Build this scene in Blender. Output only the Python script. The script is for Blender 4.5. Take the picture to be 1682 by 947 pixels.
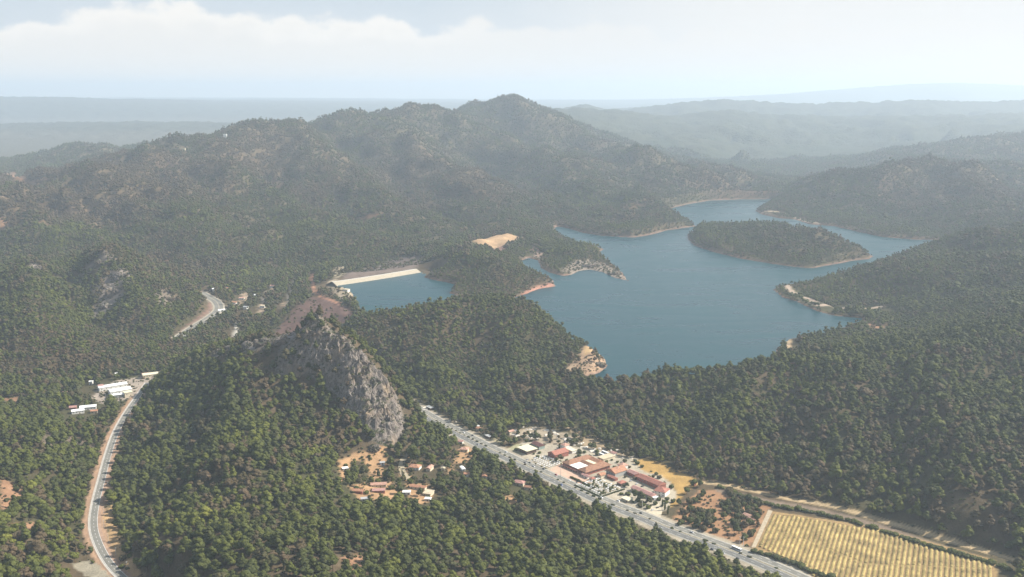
import bpy, bmesh, math, random
import numpy as np
from math import radians as R

for o in list(bpy.data.objects):
    bpy.data.objects.remove(o)
SC = bpy.context.scene
COL = SC.collection
random.seed(7)
RNG = np.random.default_rng(11)

# ------------------------------------------------------------------ camera, sky, sun, exposure
CAMZ = 560.0
PITCH = R(11.1)
FPX = 1650.0                      # focal length in pixels of the 1682 px wide photograph
cam_d = bpy.data.cameras.new('camera')
cam_d.sensor_width = 36.0
cam_d.lens = 36.0 * FPX / 1682.0
cam_d.clip_start = 1.0
cam_d.clip_end = 120000.0
cam = bpy.data.objects.new('camera', cam_d)
cam.location = (0, 0, CAMZ)
cam.rotation_euler = (math.pi / 2 - PITCH, 0, 0)
COL.objects.link(cam)
SC.camera = cam

SUN_AZ = R(80)                    # clockwise from the camera's forward (+Y) towards the right (+X)
SUN_EL = R(40)
SC.view_settings.view_transform = 'Standard'
SC.view_settings.look = 'None'
SC.view_settings.exposure = 0.93
SC.view_settings.gamma = 1.0
SC.view_settings.use_curve_mapping = False
try:
    SC.cycles.volume_bounces = 3
    SC.cycles.max_bounces = 6
    SC.cycles.diffuse_bounces = 2
    SC.cycles.glossy_bounces = 2
    SC.cycles.transmission_bounces = 2
    SC.cycles.transparent_max_bounces = 4
    SC.cycles.use_denoising = True
except Exception:
    pass

world = bpy.data.worlds.new('World')
SC.world = world
world.use_nodes = True
wt = world.node_tree
wt.nodes.clear()


class NT:
    """small helper to write node graphs"""
    def __init__(self, tree):
        self.t = tree

    def n(self, typ, ins=None, **props):
        nd = self.t.nodes.new(typ)
        for k, v in props.items():
            setattr(nd, k, v)
        for k, v in (ins or {}).items():
            s = nd.inputs[k]
            if isinstance(v, bpy.types.NodeSocket):
                self.t.links.new(v, s)
            elif hasattr(v, 'outputs'):
                self.t.links.new(v.outputs[0], s)
            else:
                s.default_value = v
        return nd

    def math(self, op, a, b=None, c=None, clamp=False):
        ins = {0: a}
        if b is not None:
            ins[1] = b
        if c is not None:
            ins[2] = c
        nd = self.n('ShaderNodeMath', ins, operation=op)
        nd.use_clamp = clamp
        return nd.outputs[0]

    def ramp(self, fac, stops):
        nd = self.n('ShaderNodeValToRGB', {0: fac})
        el = nd.color_ramp.elements
        while len(el) < len(stops):
            el.new(0.5)
        for e, (p, c) in zip(el, stops):
            e.position = p
            e.color = (c[0], c[1], c[2], 1)
        return nd.outputs[0]

    def mix(self, fac, a, b, blend='MIX'):
        nd = self.t.nodes.new('ShaderNodeMix')
        nd.data_type = 'RGBA'
        nd.blend_type = blend
        for s, v in ((nd.inputs[0], fac), (nd.inputs[6], a), (nd.inputs[7], b)):
            if isinstance(v, bpy.types.NodeSocket):
                self.t.links.new(v, s)
            elif isinstance(v, (tuple, list)):
                s.default_value = (v[0], v[1], v[2], 1)
            else:
                s.default_value = v
        return nd.outputs[2]

    def smooth(self, x, lo, hi):
        nd = self.n('ShaderNodeMapRange', {0: x, 1: lo, 2: hi, 3: 0.0, 4: 1.0}, interpolation_type='SMOOTHSTEP')
        return nd.outputs[0]


def build_world():
    w = NT(wt)
    sky = w.n('ShaderNodeTexSky', sky_type='NISHITA', sun_disc=False)
    sky.sun_elevation = SUN_EL
    sky.sun_rotation = SUN_AZ
    sky.altitude = 500
    sky.air_density = 1.2
    sky.dust_density = 2.5
    sky.ozone_density = 1.5
    tc = w.n('ShaderNodeTexCoord')
    sep = w.n('ShaderNodeSeparateXYZ', {0: tc.outputs['Generated']})
    x, y, z = sep.outputs
    az = w.math('ARCTAN2', x, y)                     # 0 ahead, positive to the right
    el = w.math('ARCSINE', z)
    # billowing upper edge of the cloud bank: height of its top as a function of azimuth
    v1 = w.n('ShaderNodeCombineXYZ', {0: az, 1: w.math('MULTIPLY', el, 1.6), 2: 0.37})
    n_big = w.n('ShaderNodeTexNoise', {'Vector': v1, 'Scale': 9.0, 'Detail': 2.0})
    n_mid = w.n('ShaderNodeTexVoronoi', {'Vector': v1, 'Scale': 26.0}, feature='SMOOTH_F1')
    n_mid.inputs['Smoothness'].default_value = 0.6
    n_fine = w.n('ShaderNodeTexNoise', {'Vector': v1, 'Scale': 90.0, 'Detail': 5.0, 'Roughness': 0.62})
    lump = w.math('ADD', w.math('MULTIPLY', w.math('SUBTRACT', n_big.outputs[0], 0.5), 0.035),
                  w.math('MULTIPLY', w.math('SUBTRACT', 0.45, n_mid.outputs[0]), 0.024))
    lump = w.math('ADD', lump, w.math('MULTIPLY', w.math('SUBTRACT', n_fine.outputs[0], 0.5), 0.016))
    # the bank stands highest to the left of centre
    hump = w.math('MULTIPLY', w.math('POWER', 2.718, w.math('MULTIPLY', w.math('POWER', w.math('ADD', az, 0.31), 2.0), -45.0)), 0.015)
    left = w.math('MULTIPLY', w.smooth(az, -0.40, -0.52), -0.022)
    top = w.math('ADD', w.math('ADD', w.math('ADD', 0.058, lump), hump), left)
    m = w.smooth(w.math('SUBTRACT', top, el), -0.004, 0.007)
    veil = w.smooth(w.math('SUBTRACT', top, el), -0.06, 0.03)
    # lower down the bank thins into pale haze
    lowfade = w.smooth(el, -0.01, 0.06)
    body = w.mix(lowfade, (8.4, 7.9, 7.2), (7.8, 7.6, 7.25))
    lit = w.smooth(w.math('SUBTRACT', top, el), 0.022, 0.0)
    leftw = w.smooth(az, 0.02, -0.12)
    body = w.mix(w.math('MULTIPLY', w.math('MULTIPLY', lit, leftw), 0.9), body, (8.9, 8.5, 7.9))
    soft = w.n('ShaderNodeTexNoise', {'Vector': v1, 'Scale': 22.0, 'Detail': 4.0})
    body = w.mix(w.math('MULTIPLY', soft.outputs[0], 0.22), body, (6.7, 6.8, 7.0))
    base = w.mix(0.85, sky.outputs[0], (5.4, 6.15, 6.9))
    # general milky veil in the air, everywhere thin, dense close to the cloud bank
    near = w.smooth(el, 0.5, 0.02)
    base2 = w.mix(w.math('MULTIPLY_ADD', near, 0.55, 0.45), sky.outputs[0], base)
    base2 = w.mix(w.math('MULTIPLY', veil, 0.45), base2, (6.9, 7.1, 7.4))
    rightw = w.smooth(az, -0.12, 0.25)
    m2 = w.math('MULTIPLY', m, w.math('SUBTRACT', 1.0, w.math('MULTIPLY', rightw, 0.45)))
    base2 = w.mix(w.math('MULTIPLY', w.math('MULTIPLY', rightw, near), 0.85), base2, (7.9, 7.75, 7.5))
    colr = w.mix(m2, base2, body)
    # the cloud bank only stands low over the horizon
    lowonly = w.smooth(el, 0.16, 0.1)
    colr = w.mix(lowonly, base2, colr)
    bg = w.n('ShaderNodeBackground', {0: colr, 1: 0.062})
    w.n('ShaderNodeOutputWorld', {0: bg})


build_world()

sun_d = bpy.data.lights.new('sun', 'SUN')
sun_d.energy = 4.6
sun_d.angle = R(0.55)
sun_d.color = (1.0, 0.95, 0.87)
sun = bpy.data.objects.new('sun', sun_d)
sun.rotation_euler = (math.pi / 2 - SUN_EL, 0, math.pi - SUN_AZ)
sun.location = (0, 0, 3000)
COL.objects.link(sun)

# ------------------------------------------------------------------ pixel <-> world helpers
CT, ST = math.cos(PITCH), math.sin(PITCH)


def ray(u, v):
    t = (473.5 - v) / FPX
    return ((u - 841.0) / FPX, CT + t * ST, -ST + t * CT)


def PZ(u, v, z):                 # pixel seen at height z
    a, b, c = ray(u, v)
    k = (z - CAMZ) / c
    return (a * k, b * k, z)


def PY(u, v, Y):                 # pixel seen at forward distance Y
    a, b, c = ray(u, v)
    k = Y / b
    return (a * k, Y, CAMZ + c * k)


def PU(u, Y, z):                 # column u at distance Y and height z
    depth = Y * CT - (z - CAMZ) * ST
    return ((u - 841.0) / FPX * depth, Y, z)


def to_px(x, y, z):
    dz = z - CAMZ
    depth = y * CT - dz * ST
    up = y * ST + dz * CT
    return 841 + FPX * x / depth, 473.5 - FPX * up / depth


def smooth(a, b, x):
    t = np.clip((x - a) / (b - a), 0, 1)
    return t * t * (3 - 2 * t)


def _hash(ix, iy, seed):
    h = (ix.astype(np.int64) * 374761393 + iy.astype(np.int64) * 668265263 + seed * 974634777) & 0xffffffff
    h = ((h ^ (h >> 13)) * 1274126177) & 0xffffffff
    h = h ^ (h >> 16)
    return h.astype(np.float64) / 4294967295.0


def perlin(x, y, seed=0):
    ix, iy = np.floor(x), np.floor(y)
    fx, fy = x - ix, y - iy
    sx, sy = fx * fx * fx * (fx * (fx * 6 - 15) + 10), fy * fy * fy * (fy * (fy * 6 - 15) + 10)

    def g(dx, dy):
        a = _hash(ix + dx, iy + dy, seed) * 2 * np.pi
        return np.cos(a) * (fx - dx) + np.sin(a) * (fy - dy)
    top = g(0, 0) * (1 - sx) + g(1, 0) * sx
    bot = g(0, 1) * (1 - sx) + g(1, 1) * sx
    return (top * (1 - sy) + bot * sy) * 1.5


def fbm(x, y, seed=0, octv=4, gain=0.5):
    s, a, f, tot = 0, 1, 1, 0
    for i in range(octv):
        s = s + a * perlin(x * f, y * f, seed + i * 17)
        tot += a
        a *= gain
        f *= 2.03
    return s / tot


def ridged(x, y, seed=0, octv=4, gain=0.5):
    s, a, f, tot = 0, 1, 1, 0
    for i in range(octv):
        s = s + a * (1 - 2 * np.abs(perlin(x * f, y * f, seed + i * 31)))
        tot += a
        a *= gain
        f *= 2.07
    return s / tot


def seg_dist(px, py, pts, closed=False):
    """distance of arrays of points to a polyline, plus the interpolated third coordinate of the nearest point"""
    pts = np.asarray(pts, float)
    best = np.full(px.shape, 1e12)
    zz = np.zeros(px.shape)
    n = len(pts)
    for i in range(n if closed else n - 1):
        a, b = pts[i], pts[(i + 1) % n]
        dx, dy = b[0] - a[0], b[1] - a[1]
        L = dx * dx + dy * dy + 1e-9
        t = np.clip(((px - a[0]) * dx + (py - a[1]) * dy) / L, 0, 1)
        d = (px - a[0] - t * dx) ** 2 + (py - a[1] - t * dy) ** 2
        m = d < best
        best = np.where(m, d, best)
        if pts.shape[1] > 2:
            zz = np.where(m, a[2] + t * (b[2] - a[2]), zz)
    return np.sqrt(best), zz


def inside(px, py, pts):
    pts = np.asarray(pts, float)
    c = np.zeros(px.shape, bool)
    n = len(pts)
    j = n - 1
    for i in range(n):
        xi, yi, xj, yj = pts[i][0], pts[i][1], pts[j][0], pts[j][1]
        c ^= ((yi > py) != (yj > py)) & (px < (xj - xi) * (py - yi) / (yj - yi + 1e-12) + xi)
        j = i
    return c


def smooth_line(pts, step):
    """Catmull-Rom resampling of a 3D polyline"""
    P = [np.array(p, float) for p in pts]
    P = [2 * P[0] - P[1]] + P + [2 * P[-1] - P[-2]]
    out = []
    for i in range(1, len(P) - 2):
        a, b, c, d = P[i - 1], P[i], P[i + 1], P[i + 2]
        n = max(1, int(np.linalg.norm(c - b) / step))
        for k in range(n):
            t = k / n
            out.append(0.5 * ((2 * b) + (c - a) * t + (2 * a - 5 * b + 4 * c - d) * t * t + (3 * b - a - 3 * c + d) * t ** 3))
    out.append(P[-2])
    return np.array(out)


# ------------------------------------------------------------------ the shape of the land
LAKE = 90.0
VAL = 60.0
lake_px = [(560, 468), (625, 457), (690, 447), (697, 455), (715, 460), (733, 463), (748, 467), (746, 474), (738, 481), (760, 488), (800, 491),
           (842, 489), (862, 483), (885, 474), (912, 470), (908, 460), (890, 455), (866, 445), (855, 428), (868, 423),
           (884, 427), (890, 440), (905, 448), (925, 453), (938, 451), (950, 445), (968, 442), (990, 447), (1010, 456),
           (1032, 461), (1020, 446), (1004, 432), (990, 421), (984, 414), (992, 409), (972, 408), (950, 402), (925, 391), (908, 376),
           (915, 371), (935, 375), (958, 382), (990, 387), (1040, 390), (1070, 385), (1095, 378), (1130, 373), (1142, 371), (1122, 360),
           (1104, 350), (1100, 342), (1130, 335), (1165, 329), (1215, 327), (1265, 327), (1278, 329), (1255, 338), (1241, 346), (1252, 352),
           (1280, 358), (1305, 360), (1330, 368), (1370, 371), (1400, 378), (1450, 389), (1500, 393), (1550, 394),
           (1560, 402), (1530, 409), (1430, 441), (1350, 457), (1305, 466), (1283, 469), (1270, 475), (1285, 488), (1310, 495), (1340, 510),
           (1370, 518), (1415, 522), (1418, 530), (1380, 539), (1335, 552), (1300, 556), (1285, 566), (1272, 580), (1268, 592), (1262, 606),
           (1200, 618), (1140, 621), (1090, 616), (1060, 620), (1030, 628), (1010, 630), (985, 627), (960, 620), (968, 616), (985, 611), (998, 600),
           (992, 588), (980, 577), (968, 574), (944, 562), (918, 541), (893, 519), (872, 509), (830, 505), (740, 509),
           (690, 516), (640, 526), (608, 522), (594, 512), (587, 497), (578, 482)]
lake_w = [PZ(u, v, LAKE) for u, v in lake_px]
isl_px = [(1130, 384), (1143, 376), (1200, 376), (1260, 381), (1330, 393), (1390, 406), (1434, 421), (1426, 425), (1400, 428),
          (1368, 434), (1335, 440), (1305, 438), (1270, 433), (1220, 425), (1170, 413), (1142, 403), (1132, 394)]
isl_w = [PZ(u, v, LAKE) for u, v in isl_px]

road_main = [PZ(u, v, VAL) for u, v in [(590, 600), (620, 625), (655, 652), (688, 674), (720, 693), (757, 712), (800, 734), (850, 758), (900, 781),
             (950, 804), (1000, 827), (1060, 850), (1100, 867), (1160, 889), (1225, 913), (1290, 940), (1360, 972), (1440, 1010)]]
road_left = [PZ(u, v, 62) for u, v in [(262, 1000), (215, 960), (184, 930), (163, 895), (154, 862), (158, 825), (168, 785), (177, 750), (190, 712), (207, 680),
             (224, 655), (238, 635), (243, 628)]]
road_far = [PZ(u, v, 64) for u, v in [(285, 560), (296, 552), (318, 537), (344, 521), (359, 508), (356, 496), (342, 487), (330, 480)]]

C = []
for p in ([(u, v, VAL) for u, v in [(655, 650), (720, 690), (800, 732), (900, 780), (1000, 825), (1100, 868), (1225, 913), (1350, 965)]] +
          [(u, v, 62) for u, v in [(900, 690), (960, 712), (1050, 745), (1150, 788), (1300, 818), (1450, 858), (1640, 915), (1800, 950)]] +
          [(u, v, VAL) for u, v in [(1240, 845), (1240, 900), (1400, 947), (1640, 935), (1500, 900), (1100, 800), (1000, 765), (900, 740), (830, 705), (1180, 830)]] +
          [(u, v, 62) for u, v in [(184, 930), (156, 870), (165, 800), (180, 740), (215, 668), (243, 628), (230, 985), (135, 920), (128, 860)]] +
          [(u, v, 62) for u, v in [(150, 672), (200, 642), (180, 625), (100, 660), (20, 662), (-80, 662), (250, 612)]] +
          [(u, v, 64) for u, v in [(300, 550), (345, 520), (355, 495), (400, 505), (430, 490), (390, 540), (455, 545), (380, 480), (440, 520), (560, 575)]] +
          [(u, v, 68) for u, v in [(470, 470), (440, 462), (495, 455)]] + [(512, 452, 74), (514, 474, 90), (560, 500, 92), (540, 488, 92), (500, 540, 70), (545, 450, 92), (560, 440, 80), (630, 425, 75), (600, 442, 70)] +
          [(740, 395, 95), (800, 398, 95), (860, 395, 95), (830, 412, 93), (700, 420, 90), (640, 400, 100), (550, 415, 92), (690, 436, 96)] +
          # village on the foot of the crag and the wooded rise under the camera
          [(600, 752, 72), (690, 800, 72), (640, 788, 72), (560, 770, 76), (770, 748, 64), (850, 800, 64), (790, 790, 68), (720, 770, 68),
           (700, 900, 84), (500, 900, 112), (400, 947, 122), (850, 890, 76), (1000, 925, 72), (1130, 935, 64), (600, 850, 84), (900, 947, 80), (700, 990, 95), (500, 1000, 125)]):
    C.append(PZ(*p))
for p in ([(300, 750, 1275), (400, 750, 1190), (450, 850, 1030), (350, 900, 935), (250, 900, 985), (500, 720, 1290), (420, 650, 1400), (300, 650, 1500),
           (300, 600, 1680), (350, 573, 1650), (430, 557, 1570), (518, 527, 1480), (480, 547, 1510), (560, 562, 1450), (620, 617, 1415), (655, 682, 1395),
           (655, 724, 1345), (520, 600, 1430), (560, 650, 1390), (600, 700, 1340), (500, 650, 1400), (260, 640, 1580), (240, 760, 1290), (225, 850, 1130)] +
          # middle wooded hill between the highway and the lake
          [(740, 507, 2000), (830, 501, 2000), (640, 524, 2050), (900, 518, 1950), (955, 556, 1830), (980, 573, 1750), (700, 570, 1840), (800, 570, 1830),
           (900, 580, 1770), (700, 640, 1640), (800, 660, 1570), (900, 660, 1540), (960, 640, 1560), (590, 530, 1950), (950, 597, 1680)] +
          # big near hill on the right
          [(1100, 597, 1650), (1180, 603, 1620), (1250, 597, 1600), (1350, 588, 1590), (1450, 580, 1600), (1570, 560, 1620), (1682, 537, 1650), (1850, 510, 1700),
           (1040, 618, 1620), (1100, 680, 1460), (1200, 700, 1400), (1350, 700, 1360), (1500, 700, 1310), (1650, 700, 1260), (1350, 780, 1230), (1550, 800, 1130),
           (1682, 820, 1080), (1850, 700, 1200), (1850, 850, 1000), (1500, 640, 1430), (1650, 620, 1430), (1020, 660, 1530)] +
          # second ridge
          [(1500, 519, 2120), (1682, 483, 2050), (1400, 541, 2080), (1330, 562, 1990), (1850, 440, 2000), (1450, 545, 1960), (1600, 520, 1950), (1300, 580, 1800), (1400, 570, 1780), (1682, 505, 1850)] +
          # lake peninsula on the right
          [(1682, 387, 2900), (1530, 411, 2750), (1430, 438, 2600), (1340, 455, 2520), (1800, 365, 2900), (1500, 450, 2450), (1600, 455, 2350), (1400, 480, 2380), (1682, 450, 2280)] +
          # hill behind the far arm
          [(1490, 268, 4600), (1570, 268, 4650), (1400, 292, 4400), (1340, 315, 4250), (1290, 330, 4150), (1650, 290, 4600), (1500, 330, 3950), (1400, 340, 4000), (1600, 350, 3700), (1720, 310, 4300), (1682, 365, 3300), (1600, 385, 3250)] +
          # far right ridges
          [(1682, 228, 6600), (1560, 240, 6500), (1800, 222, 6500), (1450, 258, 6600), (1350, 280, 6200), (1280, 295, 5900), (1150, 172, 16000), (1260, 176, 16000), (1350, 178, 16000), (1450, 174, 16000),
           (1600, 172, 16000), (1682, 174, 16000), (1800, 172, 16000), (1040, 180, 16000), (1400, 200, 14000), (1600, 200, 13500), (1250, 208, 13000), (1100, 203, 12500), (1400, 220, 10500), (1600, 225, 9500), (1550, 153, 27000)] +
          [(960, 180, 10500), (920, 184, 9500), (820, 169, 7000), (780, 176, 6900), (880, 178, 7100), (740, 181, 6600), (690, 186, 6300), (640, 193, 6100), (565, 191, 5800),
           (520, 205, 5700), (470, 213, 5500), (420, 211, 5300), (370, 228, 5000), (300, 242, 4800), (230, 256, 4600), (150, 282, 4400), (60, 300, 4300)] +
          # flanks of the big mountain
          [(400, 300, 4100), (300, 330, 3700), (200, 340, 3600), (500, 300, 4300), (600, 290, 4500), (700, 280, 4900), (800, 260, 5300), (900, 260, 5600), (1000, 270, 5700),
           (450, 380, 3250), (350, 400, 3050), (250, 410, 2950), (150, 400, 3000), (500, 420, 2950), (600, 370, 3450), (700, 350, 3700), (800, 340, 3900), (900, 320, 4200), (650, 250, 5200), (550, 250, 4900), (850, 210, 6100),
           (50, 370, 3300), (0, 330, 3700), (0, 400, 3050), (-120, 350, 3500), (950, 350, 3750), (850, 370, 3450)] +
          # nose north of the lake and the small brown hills behind it
          [(1060, 335, 3800), (1010, 345, 3750), (1100, 350, 3700), (1100, 268, 5300), (1060, 270, 5300), (1150, 278, 5150), (1210, 285, 4950), (1255, 305, 4800), (1000, 300, 4700), (1080, 310, 4500), (1300, 300, 5600)] +
          # headlands by the dam
          [(760, 420, 2700), (830, 443, 2540), (880, 464, 2420), (720, 436, 2650), (790, 460, 2430), (950, 415, 2880), (990, 439, 2690), (920, 430, 2790), (900, 403, 3030),
           (1220, 374, 3230), (1300, 386, 3080), (1380, 404, 2920), (1170, 380, 3200), (1280, 410, 2920), (1200, 400, 3000)] +
          # hills on the left
          [(170, 426, 2550), (100, 434, 2600), (230, 441, 2450), (185, 480, 2300), (280, 480, 2300), (0, 455, 2500), (-100, 445, 2500), (100, 500, 2150), (0, 520, 2050), (200, 540, 2050), (100, 580, 1850),
           (0, 600, 1780), (250, 570, 1900), (200, 600, 1770), (-100, 600, 1750),
           (0, 700, 1380), (60, 700, 1400), (100, 750, 1310), (0, 800, 1130), (80, 850, 1090), (0, 930, 930), (80, 947, 945), (-120, 800, 1080), (-100, 930, 880), (120, 700, 1440)] +
          # the ridge at the left edge and the pale lowland behind
          [(150, 241, 6600), (60, 256, 6500), (0, 267, 6400), (-100, 270, 6300), (220, 243, 6800), (250, 237, 6900), (100, 290, 5300)]):
    C.append(PY(*p))
for p in [(560, 1750, 85), (640, 1600, 66), (480, 1800, 72), (400, 1850, 68), (560, 1900, 85), (830, 2140, 92), (740, 2140, 92), (1100, 1760, 92), (1200, 1740, 92),
          (170, 2880, 80), (60, 2900, 88), (280, 2780, 76), (-60, 2950, 90), (60, 7500, 60), (200, 7800, 60), (350, 8000, 60), (500, 8200, 60), (650, 9000, 80), (-150, 7500, 60),
          (60, 12500, 170), (340, 12500, 190), (-100, 12500, 130), (500, 14500, 80), (200, 9500, 60), (200, 15500, 70), (600, 15000, 90), (0, 15500, 60), (850, 12000, 200),
          (50, 17000, 330), (300, 18000, 300), (550, 19000, 260), (-200, 17000, 330), (800, 24000, 260), (1100, 28000, 250), (1500, 37000, 300), (1900, 26000, 300),
          (0, 26000, 300), (500, 33000, 330), (1000, 37000, 250), (100, 36000, 330), (1200, 26000, 250), (1550, 26500, 250), (900, 5200, 200), (950, 8200, 300), (1150, 20500, 160), (1500, 20500, 160), (1100, 8500, 120), (1250, 6500, 85), (1150, 6700, 110), (1350, 7600, 80), (1050, 7300, 140), (1200, 7800, 70), (1300, 5500, 95), (1220, 5700, 95),
          (0, 5500, 120), (150, 5600, 160), (300, 5900, 170), (420, 6800, 130), (560, 7200, 150), (-200, 5000, 150), (1450, 5600, 130), (1650, 5400, 170), (1300, 5000, 100),
          (800, 700, 100), (200, 650, 110), (1500, 750, 90), (-300, 700, 140), (2100, 800, 140), (400, 480, 150), (1300, 480, 120), (2300, 1500, 260), (2400, 3000, 250),
          (2300, 6000, 350), (-700, 1500, 150), (-700, 3000, 200), (-700, 6000, 250), (1900, 1300, 190), (-900, 10000, 100), (2500, 10000, 500), (2100, 4500, 260)]:
    C.append(PU(*p))
C = np.array(C)
KS = 1.0
cs, cq, cz = C[:, 0] / C[:, 1], np.log(C[:, 1]), C[:, 2]


def tps_fit(s, q, z, lam=2e-5):
    d2 = (s[:, None] - s[None]) ** 2 + (q[:, None] - q[None]) ** 2
    K = 0.5 * d2 * np.log(d2 + 1e-12)
    n = len(s)
    A = np.zeros((n + 3, n + 3))
    A[:n, :n] = K + lam * np.eye(n)
    A[:n, n:] = np.c_[np.ones(n), s, q]
    A[n:, :n] = A[:n, n:].T
    return np.linalg.solve(A, np.r_[z, 0, 0, 0])


TW = tps_fit(cs, cq, cz)


def tps_eval(s, q):
    out = np.empty(s.size)
    sf, qf = s.ravel(), q.ravel()
    for i in range(0, s.size, 20000):
        a, b = sf[i:i + 20000, None], qf[i:i + 20000, None]
        d2 = (a - cs) ** 2 + (b - cq) ** 2
        out[i:i + 20000] = (0.5 * d2 * np.log(d2 + 1e-12)) @ TW[:-3] + TW[-3] + TW[-2] * sf[i:i + 20000] + TW[-1] * qf[i:i + 20000]
    return out.reshape(s.shape)


NS, NQ = 560, 1240
S0, S1 = -0.9, 0.9
Q0, Q1 = math.log(480), math.log(40000)
# finer rows for the first five kilometres
qa = np.linspace(Q0, math.log(5200), 900, endpoint=False)
qb = np.linspace(math.log(5200), Q1, NQ - 900)
QV = np.r_[qa, qb]
SV = np.linspace(S0, S1, NS)
SS_, QQ = np.meshgrid(SV, QV)
GY = np.exp(QQ)
GX = SS_ * GY
cS, cQ = np.meshgrid(np.linspace(S0, S1, 241), np.linspace(Q0, Q1, 561))
cT = tps_eval(cS, cQ)


def bilin(grid, s, q, s0, s1, q0, q1):
    h, w = grid.shape
    fx = np.clip((s - s0) / (s1 - s0) * (w - 1), 0, w - 1.001)
    fy = np.clip((q - q0) / (q1 - q0) * (h - 1), 0, h - 1.001)
    ix, iy = fx.astype(int), fy.astype(int)
    tx, ty = fx - ix, fy - iy
    return ((grid[iy, ix] * (1 - tx) + grid[iy, ix + 1] * tx) * (1 - ty) + (grid[iy + 1, ix] * (1 - tx) + grid[iy + 1, ix + 1] * tx) * ty)


BASE = bilin(cT, SS_, QQ, S0, S1, Q0, Q1)
BASE = np.maximum(BASE, 52.0)

# chains of hills behind one another, each a real ridge at its own distance
CHAINS = [
    [(930, 262, 6900), (1050, 252, 7100), (1150, 266, 6900), (1300, 277, 7000), (1420, 270, 7100), (1560, 262, 7200)],
    [(820, 203, 7900), (950, 212, 8100), (1060, 221, 8200), (1180, 231, 8400), (1300, 236, 8600), (1450, 244, 8700), (1600, 230, 8500), (1850, 212, 8500)],
    [(860, 200, 9000), (1000, 209, 9200), (1120, 204, 9400), (1250, 216, 9400), (1380, 223, 9500), (1500, 212, 9400), (1650, 204, 9400), (1850, 198, 9400)],
    [(900, 190, 10400), (1080, 191, 10600), (1200, 184, 10600), (1350, 195, 10800), (1500, 189, 10600), (1682, 186, 10600), (1900, 186, 10600)],
    [(860, 186, 13200), (930, 176, 13200), (960, 170, 13200), (985, 176, 13600), (1012, 182, 13600), (1050, 176, 13600), (1120, 170, 13600), (1190, 166, 13600), (1270, 168, 13600), (1330, 172, 13600),
     (1400, 169, 13600), (1460, 165, 13600), (1540, 166, 13600), (1620, 168, 13600), (1700, 167, 13600), (1950, 170, 13600)],
    [(1400, 175, 27000), (1450, 165, 27000), (1490, 157, 27000), (1530, 150, 27000), (1585, 149, 27000), (1625, 156, 27000), (1680, 170, 27000)],
    [(-200, 255, 13000), (0, 232, 13000), (60, 229, 13000), (100, 236, 13000), (160, 236, 13000), (240, 228, 13000), (300, 225, 13000), (345, 223, 13000), (420, 232, 13000), (560, 250, 13000)],
    [(-200, 200, 21000), (0, 199, 21000), (150, 206, 21000), (250, 196, 21000), (400, 208, 21000), (560, 200, 21000), (700, 205, 21000)],
    [(-200, 166, 34000), (0, 169, 34000), (80, 166, 34000), (150, 172, 34000), (300, 171, 34000), (450, 162, 34000), (620, 170, 34000), (800, 168, 34000)]]
for ci, ch in enumerate(CHAINS):
    W_ = np.array([PY(*p) for p in ch])
    s_c = W_[:, 0] / W_[:, 1]
    m = GY > 5800
    ss, yy = SS_[m], GY[m]
    yc = np.interp(ss, s_c, W_[:, 1]) * (1 + .035 * fbm(ss * 9, yy * 0 + ci, 300 + ci, 3))
    sc_ = W_[0, 1] / 10000
    zc = np.interp(ss, s_c, W_[:, 2]) + (22 if ci < 6 else 55) * sc_ ** .5 * fbm(ss * (22 if ci < 6 else 11), yy * 0 + ci * 3.3, 320 + ci, 4)
    dy = np.abs(yy - yc)
    spur = ridged(GX[m] / (900 * sc_ + 300), yy / (900 * sc_ + 300), 340 + ci, 4)
    prof = 0.20 * (np.sqrt(dy ** 2 + 200 ** 2) - 200) * (1 - .8 * spur)
    edge = smooth(s_c[0] - .03, s_c[0] + .03, ss) * (1 - smooth(s_c[-1] - .03, s_c[-1] + .03, ss))
    hr = zc - prof - 400 * (1 - edge)
    BASE[m] = np.maximum(BASE[m], hr)

near_m = GY < 7500
dl = np.full(GX.shape, 1e5)
dz_, _ = seg_dist(GX[near_m], GY[near_m], lake_w, True)
ins = inside(GX[near_m], GY[near_m], lake_w)
di, _ = seg_dist(GX[near_m], GY[near_m], isl_w, True)
ini = inside(GX[near_m], GY[near_m], isl_w)
wob = 4.0 * fbm(GX[near_m] / 45, GY[near_m] / 45, 5, 3)
sd = np.where(ins & ~ini, -np.minimum(dz_, di), np.minimum(dz_, di))
dl[near_m] = sd + wob * smooth(-30, 0, sd) * (1 - smooth(0, 40, sd) * 0.5)

roads = {'main': (smooth_line(road_main, 8), 17.0), 'left': (smooth_line(road_left, 8), 8.0), 'far': (smooth_line(road_far, 8), 12.0)}
flat_polys = [
    ([PZ(u, v, VAL) for u, v in [(1220, 905), (1262, 836), (1440, 862), (1660, 918), (1700, 990), (1380, 990), (1300, 946)]], VAL),
    ([PZ(u, v, VAL) for u, v in [(800, 700), (900, 700), (1040, 740), (1145, 790), (1130, 830), (1080, 850), (1000, 826), (850, 755)]], VAL),
]
rd = np.full(GX.shape, 1e5)
rz = np.zeros(GX.shape)
nm = GY < 3200
for k, (pl, hw) in roads.items():
    d, z = seg_dist(GX[nm], GY[nm], pl[::2])
    d = d - hw
    m = d < rd[nm]
    t1, t2 = rd[nm], rz[nm]
    t1[m], t2[m] = d[m], z[m]
    rd[nm], rz[nm] = t1, t2
fd = np.full(GX.shape, 1e5)
for pl, z in flat_polys:
    nm2 = GY < 2000
    d, _ = seg_dist(GX[nm2], GY[nm2], pl, True)
    i_ = inside(GX[nm2], GY[nm2], pl)
    fd[nm2] = np.minimum(fd[nm2], np.where(i_, 0, d))

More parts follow.
